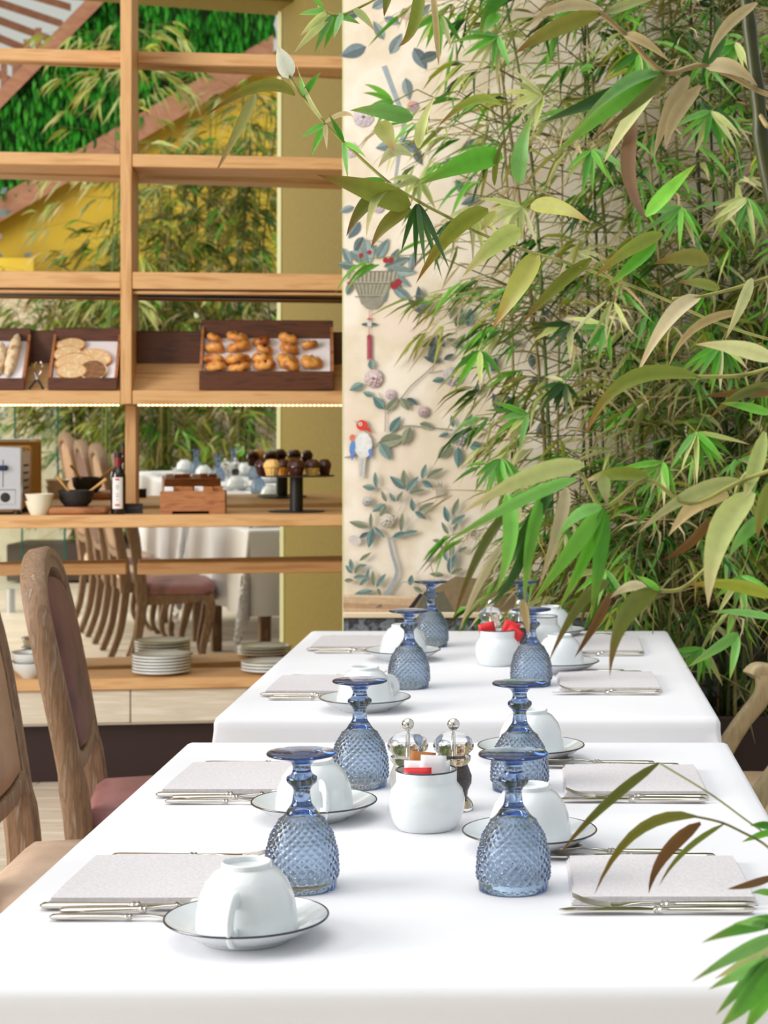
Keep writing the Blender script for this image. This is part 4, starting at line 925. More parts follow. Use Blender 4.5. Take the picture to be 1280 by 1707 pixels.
def make_knife():
    t = thing('knife', '', 'knife'); mb = MB(); handle_pts(mb, 0.110); mb.build('handle', M_SILVER, t)
    mb = MB(); o_ = [(0.109, -0.004), (0.125, -0.009), (0.175, -0.010), (0.200, -0.0085), (0.213, -0.002), (0.206, 0.004), (0.180, 0.006), (0.109, 0.005)]
    k = len(o_); mb.add([(x, y, 0.0036) for x, y in o_]+[(x, y, 0.0054) for x, y in o_], [tuple(range(k))[::-1], tuple(range(k, 2*k))]+[(i, (i+1) % k, k+(i+1) % k, k+i) for i in range(k)]); mb.build('blade', M_SILVER, t); return t
def make_spoon():
    t = thing('spoon', '', 'spoon'); mb = MB(); handle_pts(mb, 0.095); mb.build('handle', M_SILVER, t)
    mb = MB(); mb.sweep([(0.094, 0, 0.0045), (0.112, 0, 0.007), (0.126, 0, 0.008), (0.130, 0, 0.0075)], hprof, sc=[(0.006, 0.004), (0.0045, 0.003), (0.006, 0.003), (0.008, 0.0026)])
    n, rr = 20, 5; vs = []; 
    for lay in (0, 1):
        for a in range(rr+1):
            for k in range(n):
                f = a/rr; th = 2*pi*k/n; x = 0.152+0.027*f*cos(th); y = 0.0175*f*sin(th)*(1+0.12*cos(th)); vs.append((x, y, 0.0008+0.0085*f**2.2+(0.0012 if lay else 0)+0.0005))
    fs = []
    for lay in (0, 1):
        b0 = lay*(rr+1)*n
        for a in range(rr):
            for k in range(n): fs.append((b0+a*n+k, b0+a*n+(k+1) % n, b0+(a+1)*n+(k+1) % n, b0+(a+1)*n+k))
    b1 = (rr+1)*n; fs += [(rr*n+k, rr*n+(k+1) % n, b1+rr*n+(k+1) % n, b1+rr*n+k) for k in range(n)]
    mb.add(vs, fs); fixn(mb.build('bowl', M_SILVER, t)); return t
protos = {'fork': make_fork(), 'knife': make_knife(), 'spoon': make_spoon()}
used = set()
def cutlery(kind, x, y, z, rz, label, s=1.0):
    p = protos[kind]; label = label.replace('  ', ' ')
    if kind not in used:
        used.add(kind); o = p; o.location = (x, y, z); o.rotation_euler = (0, 0, rz); o['label'] = label; o['group'] = 'silver cutlery'
    else: o = dup(p, (x, y, z), rz, label, 'silver cutlery')
    o.scale = (s, s, s); return o
SET_L = [(2.055, 2.265, 'nearest left place of nearer table'), (2.665, 2.885, 'second left place of nearer table'), (3.645, 3.88, 'nearer left place of farther table'), (4.37, 4.60, 'far left place of farther table')]
SET_R = [(2.06, 2.262, 'nearest right place of nearer table'), (2.65, 2.865, 'second right place of nearer table'), (3.69, 3.94, 'nearer right place of farther table'), (4.30, 4.62, 'far right place of farther table')]
rc = random.Random(11)
for i, (y0, y1, lab) in enumerate(SET_L):
    xL = -0.548 if i < 3 else -0.55
    napkin(xL, xL+0.205, y0, y1, 'folded grey linen napkin at the '+lab)
    z = TZ+0.0007; j = lambda s=0.015: rc.uniform(-s, s)
    cutlery('fork', xL+0.02, y1+0.012, z, j(), 'silver fork past far napkin edge, '+lab)
    cutlery('knife', xL-0.004, y0-0.012, z, j(), 'silver knife against near napkin edge, '+lab)
    cutlery('spoon', xL+0.022, y0-0.034, z, j()+0.05, 'silver spoon next to knife, '+lab)
    cutlery('fork', xL+0.018, y0-0.056, z, j()-0.02, 'small silver fork outermost on near side, '+lab, 0.85)
for i, (y0, y1, lab) in enumerate(SET_R):
    x0 = 0.03; x1 = 0.236
    napkin(x0, x1, y0, y1, 'folded grey linen napkin at the '+lab)
    z = TZ+0.0007; j = lambda s=0.015: rc.uniform(-s, s)
    cutlery('fork', x1-0.002, y0-0.012, z, pi+j(), 'silver fork against near napkin edge, '+lab)
    cutlery('knife', x1-0.006, y0-0.034, z, pi+j(), 'silver knife outermost on near side, '+lab)
    cutlery('knife', x1-0.025, y1+0.014, z, pi+j(), 'silver knife against far napkin edge, '+lab)
    cutlery('spoon', x1-0.062, y1+0.034, z, pi+j()-0.06, 'silver spoon outermost on far side, '+lab)

# ------------------------------------------------------------------ chairs
def make_chair(name, label, wood, leather, back_leather, arms=False, w=0.5):
    t = thing(name, label, 'chair'); hw = w/2
    def by(z): return -0.195-0.108*max(0, (z-0.40)/0.6)**1.25
    half = [(-hw+0.055, 0.36), (-hw+0.048, 0.48), (-hw+0.038, 0.62), (-hw+0.024, 0.76), (-hw+0.022, 0.86), (-hw+0.045, 0.935), (-hw+0.105, 0.975), (-hw*0.35, 0.99), (0, 1.0)]
    outl = half+[(-x, z) for x, z in half[-2::-1]]
    pts = cmr([(x, by(z), z) for x, z in outl], 5)
    prof = [(0.026, 0.020), (0.020, 0.027), (0.006, 0.027), (0.002, 0.022), (-0.012, 0.022), (-0.022, 0.024), (-0.026, 0.014), (-0.026, -0.018), (-0.018, -0.026), (0.018, -0.026), (0.026, -0.016)]
    mb = MB(); mb.sweep(pts, prof, up=(0, 1, 0.2), sc=[1.12 if (i < 8 or i > len(pts)-9) else 0.98 for i in range(len(pts))]); fixn(mb.build('back_frame', wood, t))
    mb = MB(); rz = 0.575; mb.sweep(cmr([(-hw+0.045, by(rz+0.01), rz+0.02), (-hw*0.5, by(rz), rz-0.005), (0, by(rz), rz-0.012), (hw*0.5, by(rz), rz-0.005), (hw-0.045, by(rz+0.01), rz+0.02)], 5), rrect(0.020, 0.022, 0.008), up=(0, 1, 0)); fixn(mb.build('back_rail', wood, t))
    mb = MB(); mb.lathe([(0, -0.012), (0.03, -0.01), (0.034, 0), (0.03, 0.01), (0, 0.014)], 16, (0, by(1.0)+0.004, 0.997), Matrix.Rotation(pi/2, 4, 'X')); 
    mb.v = [(x*1.5, y, 0.997+(z-0.997)*0.55) for x, y, z in mb.v]; fixn(mb.build('crest_carving', wood, t))
    # upholstered back: pillow inside the frame, both faces
    ins = [(-hw+0.062, 0.60), (-hw+0.052, 0.70), (-hw+0.042, 0.80), (-hw+0.045, 0.87), (-hw+0.075, 0.93), (-hw*0.4, 0.957), (0, 0.966)]
    ring = ins+[(-x, z) for x, z in ins[-2::-1]]; ring += [(hw*0.35, 0.585), (0, 0.580), (-hw*0.35, 0.585)]
    n = len(ring); mb = MB(); zc = 0.78; vs = []; fs = []
    for sgn in (1, -1):
        b0 = len(vs)
        for f, th in ((1.0, 0.006), (0.93, 0.024), (0.75, 0.033), (0.4, 0.038), (0.08, 0.039)):
            for x, z in ring:
                zz = zc+(z-zc)*f; vs.append((x*f, by(zz)+sgn*th*(1 if sgn > 0 else 0.75), zz))
        for a in range(4):
            for k in range(n): fs.append((b0+a*n+k, b0+a*n+(k+1) % n, b0+(a+1)*n+(k+1) % n, b0+(a+1)*n+k))
        fs.append(tuple(b0+4*n+k for k in range(n)))
    fs += [(k, (k+1) % n, 5*n+(k+1) % n, 5*n+k) for k in range(n)]
    mb.add(vs, fs); bk = fixn(mb.build('backrest', back_leather, t, auto=False))
    # seat
    so = [(-hw+0.05, -0.20), (-hw+0.012, 0.0), (-hw+0.005, 0.10), (-hw+0.03, 0.155), (-hw*0.5, 0.175), (0, 0.182)]
    so = so+[(-x, y) for x, y in so[-2::-1]]
    c = cmr([(x, y, 0) for x, y in so], 3); ring = [(p.x, p.y) for p in c]; n = len(ring); vs = []; fs = []
    for f, z in ((0.97, 0.405), (1.0, 0.418), (1.0, 0.438), (0.955, 0.460), (0.85, 0.474), (0.6, 0.483), (0.25, 0.486)):
        for x, y in ring: vs.append((x*f, -0.01+(y+0.01)*f, z))
    for a in range(6):
        for k in range(n): fs.append((a*n+k, a*n+(k+1) % n, (a+1)*n+(k+1) % n, (a+1)*n+k))
    fs.append(tuple(6*n+k for k in range(n))); fs.append(tuple(range(n))[::-1])
    mb = MB(); mb.add(vs, fs); fixn(mb.build('seat', leather, t, auto=False))
    mb = MB(); mb.sweep([(x*1.0, y, 0.433) for x, y in ring], [(0.0035*cos(2*pi*k/6), 0.0035*sin(2*pi*k/6)) for k in range(6)], closed=False); fixn(mb.build('piping', leather, t))
    vs = []; fs = []
    for f, z0 in ((0.99, 0.408), (1.0, 0.405), (1.0, 0.355), (0.90, 0.355), (0.90, 0.405)):
        for k, (x, y) in enumerate(ring): vs.append((x*f, -0.01+(y+0.01)*f, z0+(0.012*(1-cos(4*pi*k/n)) if z0 < 0.38 else 0)))
    for a in range(5):
        for k in range(n): b = (a+1) % 5; fs.append((a*n+k, a*n+(k+1) % n, b*n+(k+1) % n, b*n+k))
    mb = MB(); mb.add(vs, fs); fixn(mb.build('seat_frame', wood, t))
    for s in (-1, 1):
        p = cmr([(s*(hw-0.03), 0.130, 0.40), (s*(hw-0.022), 0.150, 0.34), (s*(hw-0.035), 0.135, 0.24), (s*(hw-0.055), 0.112, 0.13), (s*(hw-0.052), 0.115, 0.06), (s*(hw-0.030), 0.142, 0.012), (s*(hw-0.022), 0.152, 0.0)], 4)
        m_ = len(p); mb = MB(); mb.sweep(p, rrect(0.02, 0.02, 0.009), up=(0, 1, 0), sc=[1.45-0.85*min(1, (i/m_)/0.7)+(0.45*max(0, i/m_-0.75)/0.25) for i in range(m_)]); fixn(mb.build('leg', wood, t))
        p = cmr([(s*(hw-0.055), -0.19, 0.42), (s*(hw-0.055), -0.20, 0.30), (s*(hw-0.06), -0.225, 0.14), (s*(hw-0.06), -0.275, 0.0)], 4)
        m_ = len(p); mb = MB(); mb.sweep(p, rrect(0.021, 0.021, 0.008), up=(0, 1, 0), sc=[1.15-0.35*i/m_ for i in range(m_)]); fixn(mb.build('leg', wood, t))
        if arms:
            p = cmr([(s*(hw-0.03), by(0.70), 0.70), (s*(hw+0.01), -0.12, 0.685), (s*(hw+0.025), -0.02, 0.692), (s*(hw+0.018), 0.035, 0.700), (s*(hw+0.014), 0.05, 0.686)], 5)
            mb = MB(); mb.sweep(p, rrect(0.024, 0.017, 0.009), up=(0, 0, 1), sc=[0.9+0.25*i/len(p) for i in range(len(p))]); fixn(mb.build('arm', wood, t))
            p = cmr([(s*(hw+0.015), 0.022, 0.690), (s*(hw+0.013), 0.028, 0.64), (s*(hw+0.008), 0.078, 0.575), (s*(hw-0.002), 0.124, 0.50), (s*(hw-0.012), 0.138, 0.43), (s*(hw-0.016), 0.136, 0.39)], 5)
            mb = MB(); mb.sweep(p, rrect(0.021, 0.024, 0.009), up=(1, 0, 0), sc=[0.9+0.35*abs(i/len(p)-0.35) for i in range(len(p))]); fixn(mb.build('arm_support', wood, t))
    return t
CHX = -0.785
ch2 = make_chair('dining_chair', 'carved weathered oak chair in mauve leather, farther of the two at left', M_WEATHER, M_PINK, M_MAUVE)
ch2.location = (CHX-0.025, 4.14, 0); ch2.scale = (1, 1, 0.985); ch2.rotation_euler = (0, 0, -pi/2+0.16); ch2['group'] = 'carved chairs along the left side'
ch1 = make_chair('dining_chair', 'carved weathered oak chair in tan leather at the left picture edge', M_WEATHER, M_TAN, M_TANB)
ch1.location = (CHX-0.02, 3.44, 0); ch1.rotation_euler = (0, 0, -pi/2+0.04); ch1['group'] = 'carved chairs along the left side'
dup(ch2, (CHX, 2.74, 0), -pi/2+0.04, 'mauve leather oak chair at the nearer table, second left place, outside the frame', 'carved chairs along the left side')
dup(ch1, (CHX, 2.10, 0), -pi/2, 'tan leather oak chair at the nearer table, nearest left place, outside the frame', 'carved chairs along the left side')
ac = make_chair('armchair', 'pale bleached oak armchair with beige leather seat at the right edge', M_PALECHAIR, M_SEATTAN, M_SEATTAN, True, 0.62)
ac.location = (0.545, 4.07, 0); ac.rotation_euler = (0, 0, pi/2)

# ------------------------------------------------------------------ bamboo
PAL = {'green': [(96, 172, 44), (118, 190, 62), (78, 150, 44), (124, 186, 92)], 'deep': [(52, 96, 30), (40, 78, 24), (62, 104, 34)], 'yellow': [(160, 172, 58), (142, 158, 50), (176, 178, 80)], 'olive': [(118, 128, 44), (134, 134, 48), (104, 112, 40)],
       'tan': [(202, 184, 138), (186, 166, 116), (214, 200, 160)], 'brown': [(132, 98, 54), (116, 82, 44)], 'pale': [(196, 206, 128), (208, 212, 150), (184, 200, 112)], 'white': [(238, 240, 222)]}
TIP = {'green': (138, 156, 62), 'deep': (80, 104, 44), 'yellow': (158, 98, 40), 'olive': (128, 74, 34), 'tan': (196, 170, 126), 'brown': (92, 58, 34), 'pale': (214, 190, 140), 'white': (230, 228, 200)}
def kcol(rr, kind): c = rr.choice(PAL[kind]); f = rr.uniform(0.88, 1.1); return lin(tuple(min(255, v*f) for v in c)), lin(TIP[kind])
def culm_mesh(mb, pts, r, rr, col=None):
    pts = cmr(pts, 6); n = len(pts); c = lin(col or rr.choice([(92, 112, 44), (74, 92, 36), (124, 124, 60), (150, 136, 84), (66, 78, 34)]))
    m0 = len(mb.v); mb.tube(pts, r, 6, [(1-0.55*i/n)*(1.0+(0.16 if i % 3 == 0 else 0)) for i in range(n)]); cs = []
    for i in range(n):
        for k in range(6): f = 0.7 if i % 3 == 0 else 1.0; cs.append(tuple(v*f for v in c))
    mb.c += cs
# shared single leaves for the plants' separately built leaves
LEAFLIB = {}
rl = random.Random(21)
for kind in ('green', 'deep', 'yellow', 'olive', 'tan', 'pale'):
    for v_ in range(4):
        mb = MB(); L = 0.105; W = 0.0125*(0.62 if kind == 'tan' else 1)*rl.uniform(0.85, 1.15); dr = rl.uniform(0.01, 0.04)
        c0, c1 = kcol(rl, kind); curl = rl.uniform(-0.02, 0.02) if kind == 'tan' else 0
        ribbon(mb, V((0, 0, 0)), V((L*0.5, curl, 0.012)), V((L, curl*0.5, -dr)), W, V((0, 1, 0.15*rl.uniform(-1, 1))), c0, c1, 5)
        LEAFLIB[(kind, v_)] = mb.mesh('leaf', M_GREENLEAF, auto=False)
def frame(d, rr):
    d = d.normalized(); up = V((rr.uniform(-0.7, 0.7), rr.uniform(-0.9, 0.3), 1)).normalized(); y = up.cross(d); y.normalize(); z = d.cross(y); return Matrix((d, y, z)).transposed().to_4x4()
def bamboo_plant(name, label, base, height, culms, lean, rr, nfans, group, zone, nobj=45, kinds=None, leafscale=1.0, zmin=0.9, reach=0.34, ntall=2, hshort=1.25, rscale=1.0):
    """A clump: culms, twigs, separate leaves and the mass of small leaves."""
    t = thing(name, label, 'bamboo', base, 0, group); B = V(base)
    tw = MB(); fol = MB(); made = 0; paths = []
    for i in range(culms):
        b = V((rr.uniform(-0.09, 0.09), rr.uniform(-0.06, 0.06), 0)); tall = i < ntall; h = height*rr.uniform(0.85, 1.05) if tall else rr.uniform(0.45, 1.0)*hshort
        lx = (lean[0]*rr.uniform(0.5, 1.4)+rr.uniform(-0.12, 0.12))*h/height; ly = lean[1]*rr.uniform(0.5, 1.4)*h/height
        pts = [b, b+V((lx*0.12, ly*0.12, h*0.35)), b+V((lx*0.45+rr.uniform(-.03, .03), ly*0.45, h*0.7)), b+V((lx, ly, h))]
        mb = MB(); culm_mesh(mb, pts, rr.uniform(0.004, 0.0072)*rscale, rr); mb.build('culm', M_CULM, t, auto=False); paths.append(cmr(pts, 10))
    kinds = kinds or ['green']*7+['deep']*3+['yellow']*3+['olive']*2+['tan']*8+['pale']*3
    for f in range(nfans):
        p = rr.choice(paths[:ntall]) if rr.random() < 0.62 else rr.choice(paths); k = rr.randrange(2, len(p)); q = p[k].copy()
        if q.z+B.z < zmin and rr.random() < 0.82: k = rr.randrange(len(p)//3, len(p)); q = p[k].copy()
        a = rr.uniform(0, 2*pi); d = V((cos(a)*1.0+zone[0], sin(a)*0.5+zone[1], rr.uniform(-0.25, 0.55))).normalized(); L = rr.uniform(0.06, reach)
        e = q+d*L+V((0, 0, -0.25*L*L)); mid = (q+e)/2+V((0, 0, 0.12*L))
        if (B+e).y > YW-0.03 and B.y > 0: e.y = YW-0.04-B.y-rr.uniform(0, 0.1)
        W_ = B+e
        if B.y > 0 and ((W_.x < -0.22 and 0.6 < W_.z < 1.52 and rr.random() < 0.9) or (W_.x < -0.36 and rr.random() < 0.7)): continue
        kind0 = rr.choice(kinds); n = rr.randint(4, 8) if kind0 != 'tan' else rr.randint(2, 5)
        o0 = len(tw.v); tw.tube([q, mid, e], 0.0016, 4, [1.2, 1, 0.7]); tw.c += [lin((112, 116, 52) if kind0 != 'tan' else (160, 140, 92))]*(len(tw.v)-o0)
        dd = (e-mid).normalized(); side = dd.cross(V((rr.uniform(-0.4, 0.4), rr.uniform(-1, 0), 1))).normalized()
        for j in range(n):
            kind = kind0 if rr.random() < 0.75 else rr.choice(kinds)
            s = ((j+0.5)/n*2-1)*rr.uniform(0.7, 1.15)
            ld = (dd*cos(s)+side*sin(s)+V((0, 0, -rr.uniform(0.1, 0.75)))+V((rr.uniform(-.2, .2), rr.uniform(-.2, .2), 0))).normalized()
            L2 = leafscale*rr.uniform(0.065, 0.135)*(0.85 if kind == 'tan' else 1); W2 = leafscale*rr.uniform(0.0085, 0.0145)*(0.6 if kind == 'tan' else 1)
            st = q+(e-q)*rr.uniform(0.75, 1.0)
            if made < nobj and f % 3 == 0 and (B+st).y < YW-0.17:
                o = bpy.data.objects.new('leaf', LEAFLIB[(kind if (kind, 0) in LEAFLIB else 'green', rr.randrange(4))]); COL.objects.link(o); o.parent = t
                sc = leafscale*rr.uniform(0.9, 1.3); o.matrix_local = Matrix.Translation(st) @ frame(ld, rr) @ Matrix.Scale(sc, 4); made += 1
            else:
                c0, c1 = kcol(rr, kind); p1 = st+ld*L2; cv = V((rr.uniform(-.25, .25), rr.uniform(-.2, .2), rr.uniform(-.1, .3)))*L2*(1.6 if kind == 'tan' else 0.6)
                pc = (st+p1)/2+cv
                if (B+p1).y > YW-0.012 and B.y > 0: p1.y = YW-0.015-B.y
                if (B+pc).y > YW-0.012 and B.y > 0: pc.y = YW-0.02-B.y
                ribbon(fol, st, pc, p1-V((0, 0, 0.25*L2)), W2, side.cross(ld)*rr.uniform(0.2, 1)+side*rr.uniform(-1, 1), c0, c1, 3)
    x = tw.build('twig', M_CULM, t, auto=False); x['kind'] = 'stuff'
    x = fol.build('foliage', M_GREENLEAF, t, auto=False); x['kind'] = 'stuff'
    return t
# planter trough along the papered wall
zp = CAMZ-(1195-CY)/F*4.93
plt = thing('planter', 'long dark brown trough planter below the papered wall', 'planter', (0.62, 5.12, 0))
mb = MB(); hx = 0.98; mb.bbox((-hx, -0.19, 0), (hx, -0.172, zp), 0.003); mb.build('front_panel', M_PLANTER, plt)
mb = MB(); mb.bbox((-hx, 0.172, 0), (hx, 0.19, zp), 0.003); mb.build('rear_panel', M_PLANTER, plt)
for s in (-1, 1):
    mb = MB(); mb.bbox((s*hx-0.009-s*0.009, -0.172, 0), (s*hx+0.009-s*0.009, 0.172, zp), 0.003); mb.build('end_panel', M_PLANTER, plt)
mb = MB(); mb.box((-hx+0.018, -0.172, 0.05), (hx-0.018, 0.172, zp-0.03)); x = mb.build('soil', M_SOIL, plt, smooth=False); x['kind'] = 'stuff'
spots = [(0.02, 5.16), (0.10, 5.10), (0.22, 5.18), (0.34, 5.06), (0.47, 5.17), (0.58, 5.05), (0.72, 5.18), (0.86, 5.06), (1.02, 5.14), (1.2, 5.1)]
rb = random.Random(42); ordn = ['first', 'second', 'third', 'fourth', 'fifth', 'sixth', 'seventh', 'eighth', 'ninth', 'tenth']
for i, (x, y) in enumerate(spots):
    lean = (-0.16, -0.05) if i < 2 else ((-0.1, -0.10) if i < 6 else (0.0, -0.12))
    if i == 0:
        bamboo_plant('bamboo', 'sparse bamboo clump at the left end of the trough, wallpaper showing through', (x, y, zp-0.03), 2.5, 3, (-0.14, -0.06), rb, 120, None, (-0.7, -0.15), 45, zmin=1.5, reach=0.5, ntall=2)
    else:
        bamboo_plant('bamboo', 'dense bamboo, %s clump from the left end of the trough planter' % ordn[i], (x, y, zp-0.03), 2.6, 6 if i < 3 else 11, lean, rb, (200 if i < 3 else 290) if i < 8 else 120, 'bamboo clumps in the trough', (-0.2, -0.3), 42, zmin=0.75, reach=0.40, ntall=3 if i < 3 else 4)

# tall potted bamboo to the right of the nearer table, its branches hanging into the picture
pb = thing('potted_bamboo', 'large-leaved bamboo arching over the tables from the right edge', 'bamboo', (0.72, 1.95, 0))
PB = V((0.72, 1.95, 0))
mb = MB(); mb.lathe([(0, 0), (0.15, 0), (0.20, 0.40), (0.215, 0.40), (0.215, 0.43), (0.185, 0.43), (0.175, 0.37), (0, 0.37)], 32); fixn(mb.build('pot', M_PLANTER, pb))
rp = random.Random(9)
CULM1 = [V((0.70, 1.98, 0.36)), V((0.52, 2.02, 0.80)), V((0.36, 2.04, 1.2)), P(1290, 330, 2.05), P(1262, 150, 2.05), P(1236, -60, 2.05), P(1205, -260, 2.05)]
mb = MB(); culm_mesh(mb, [p-PB for p in CULM1], 0.0125, rp, (58, 62, 26)); mb.build('culm', M_CULM, pb, auto=False)
CULM2 = [V((0.78, 1.90, 0.36)), V((0.66, 1.9, 1.0)), V((0.62, 2.1, 1.7)), V((0.55, 2.3, 2.4))]
mb = MB(); culm_mesh(mb, [p-PB for p in CULM2], 0.010, rp, (92, 104, 44)); mb.build('culm', M_CULM, pb, auto=False)
def fbranch(stem, leaves, Y, r=0.0022, col=(150, 150, 76), Ys=None):
    """stem: image points with depth; leaves: (base, mid or None, tip, width px, kind, roll)"""
    mb = MB(); Yl = Ys or [Y]*len(stem)
    ctrl = [P(x, y, yy)-PB for (x, y), yy in zip(stem, Yl)]
    near = min((p for c_ in (CULM1, CULM2) for p in cmr(c_, 12)), key=lambda p: (p-PB-ctrl[-1]).length)-PB   # every branch springs from a culm
    if (near-ctrl[-1]).length > 0.02: ctrl += [(ctrl[-1]+near)/2-V((0, 0, 0.02)), near]
    pts = cmr(ctrl, 5); o0 = len(mb.v); mb.tube(pts, r, 6, [1.0-0.6*i/len(pts) for i in range(len(pts))][::-1] if False else None)
    cs = []; c = lin(col)
    for i in range(len(pts)):
        f = 0.6 if i % 5 == 0 else 1.0; cs += [tuple(v*f for v in c)]*6
    mb.c += cs
    br = mb.build('branch', M_CULM, pb, auto=False)
    for lf in leaves:
        b, m_, tp, wpx, kind = lf[:5]; dY = rp.uniform(-0.10, 0.02); yb = Y
        p0 = P(b[0], b[1], yb); p1 = P(tp[0], tp[1], yb+dY)
        if m_ is None:
            q = (p0+p1)/2; pc = q+V((0, rp.uniform(-0.01, 0.01), 0.05*(p1-p0).length))
        else:
            pm_ = P(m_[0], m_[1], yb+dY*0.4-0.01); pc = pm_*2-(p0+p1)*0.5
        W = wpx/F*Y*1.12; tgv = (p1-p0).normalized(); wd = tgv.cross(V((0, 1, 0))); wd.normalize(); roll = rp.uniform(-0.5, 0.5); wd = wd*cos(roll)+V((0, 1, 0))*sin(roll)
        c0, c1 = kcol(rp, kind)
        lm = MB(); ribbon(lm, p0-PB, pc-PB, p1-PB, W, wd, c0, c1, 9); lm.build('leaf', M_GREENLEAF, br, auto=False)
L_ = lambda *a: a
fbranch([(470, 100), (484, 130), (505, 161), (542, 206), (573, 237), (645, 302), (700, 337), (745, 361), (797, 388), (872, 416), (942, 437), (1062, 480), (1130, 509), (1197, 539), (1290, 568), (1420, 600)], [
    ((484, 130), None, (462, 76), 27, 'white'), ((492, 159), (435, 143), (344, 192), 20, 'olive'), ((424, 156), (400, 210), (356, 294), 20, 'olive'),
    ((688, 198), (640, 186), (583, 184), 26, 'green'), ((632, 203), None, (657, 252), 28, 'yellow'), ((697, 247), (704, 205), (726, 158), 17, 'pale'), ((838, 176), (790, 167), (728, 213), 17, 'yellow'), ((865, 306), (868, 250), (888, 188), 27, 'green'), ((824, 309), (828, 265), (842, 230), 9, 'olive'),
    ((690, 262), (660, 250), (630, 280), 22, 'pale'), ((838, 259), (775, 272), (699, 308), 34, 'green'), ((684, 345), (620, 318), (528, 291), 37, 'olive'), ((668, 309), (630, 325), (610, 398), 19, 'pale'), ((640, 318), (605, 345), (577, 394), 22, 'olive'), ((684, 347), (645, 372), (618, 414), 22, 'olive'),
    ((814, 350), (755, 385), (693, 473), 26, 'yellow'), ((826, 352), None, (802, 384), 18, 'yellow'), ((868, 386), (828, 405), (770, 462), 32, 'pale'), ((896, 420), (860, 480), (821, 548), 36, 'yellow'),
    ((694, 340), None, (668, 423), 9, 'deep'), ((694, 340), None, (692, 445), 9, 'deep'), ((696, 340), None, (708, 443), 9, 'deep'), ((696, 340), None, (737, 466), 9, 'deep'), ((698, 340), None, (750, 451), 9, 'deep'),
    ((884, 344), (930, 345), (986, 372), 25, 'yellow'), ((1104, 390), (1050, 415), (990, 462), 22, 'yellow'), ((1094, 404), (1055, 440), (1012, 478), 20, 'green'), ((1182, 437), (1140, 428), (1088, 441), 26, 'olive'), ((986, 431), (925, 480), (868, 541), 19, 'olive'),
    ((542, 206), None, (500, 232), 11, 'green'), ((542, 206), None, (518, 262), 12, 'green'), ((542, 206), None, (545, 250), 8, 'tan'), ((540, 205), (570, 190), (590, 196), 10, 'tan'), ((505, 161), None, (535, 120), 10, 'green'), ((505, 161), None, (500, 125), 9, 'green'), ((538, 200), (515, 165), (494, 108), 7, 'pale'),
    ((645, 302), None, (590, 300), 10, 'green'), ((573, 237), None, (610, 262), 8, 'green'), ((573, 237), None, (580, 300), 9, 'green'), ((573, 237), None, (548, 190), 8, 'green')], 2.45, 0.0021)
fbranch([(530, 10), (560, 25), (600, 12), (700, -40), (900, -120)], [((545, 20), None, (497, 25), 11, 'green'), ((545, 20), None, (500, 60), 11, 'pale'), ((550, 25), (520, 55), (490, 88), 13, 'pale'), ((555, 25), None, (524, 88), 12, 'green'), ((560, 25), None, (540, 82), 11, 'green'), ((560, 24), None, (600, 40), 12, 'green'), ((570, 22), None, (556, 66), 10, 'green'), ((540, 14), None, (510, -12), 10, 'green'), ((590, 14), None, (625, 52), 12, 'yellow'), ((700, -30), (690, 40), (664, 78), 20, 'yellow'), ((720, -30), (728, 60), (731, 110), 10, 'tan'), ((650, -20), None, (640, 28), 14, 'olive'), ((830, 20), None, (806, 56), 20, 'green'), ((860, -20), (820, 10), (800, 58), 22, 'green')], 2.6, 0.0018)
fbranch([(1000, 20), (1040, 56), (1106, 120), (1175, 109), (1261, 150), (1300, 170)], [
    ((1106, 120), (1020, 175), (922, 262), 30, 'green'), ((1106, 120), (1000, 165), (900, 205), 24, 'deep'), ((1104, 122), (1050, 195), (1006, 272), 26, 'pale'), ((1100, 122), (1040, 140), (960, 215), 22, 'green'), ((1108, 124), (1075, 160), (985, 235), 18, 'olive'),
    ((1175, 110), (1220, 112), (1263, 144), 26, 'tan'), ((1040, 56), (1075, 70), (1118, 104), 20, 'tan'), ((1149, 127), (1115, 185), (1090, 262), 24, 'tan'), ((1168, 142), (1125, 195), (1110, 250), 22, 'tan'), ((1000, 22), (920, 50), (858, 90), 26, 'olive'), ((1262, 4), (1210, 45), (1181, 99), 18, 'tan'), ((1000, 14), (940, 10), (880, 40), 18, 'tan'), ((1060, 195), (1048, 290), (1082, 373), 24, 'brown'), ((1076, 360), None, (1160, 274), 22, 'green'), ((1010, 20), None, (1100, -6), 20, 'olive'), ((1170, 110), (1200, 60), (1190, 20), 22, 'deep')], 1.95, 0.0028, (150, 130, 84))
fbranch([(1120, 498), (1170, 494), (1260, 470), (1340, 440)], [((1168, 494), (1115, 530), (1060, 628), 26, 'tan'), ((1254, 464), (1235, 510), (1208, 568), 18, 'pale'), ((1240, 520), (1160, 545), (1114, 612), 14, 'tan'), ((1200, 480), None, (1130, 470), 18, 'olive')], 2.1, 0.002)
fbranch([(1160, 628), (1240, 625), (1340, 600)], [((1168, 629), (1050, 632), (976, 725), 27, 'yellow'), ((1290, 600), (1230, 580), (1158, 574), 25, 'pale'), ((1290, 640), (1230, 660), (1180, 700), 16, 'olive'), ((1290, 655), None, (1170, 662), 16, 'brown'), ((1285, 690), None, (1200, 672), 14, 'green')], 1.9, 0.0022)
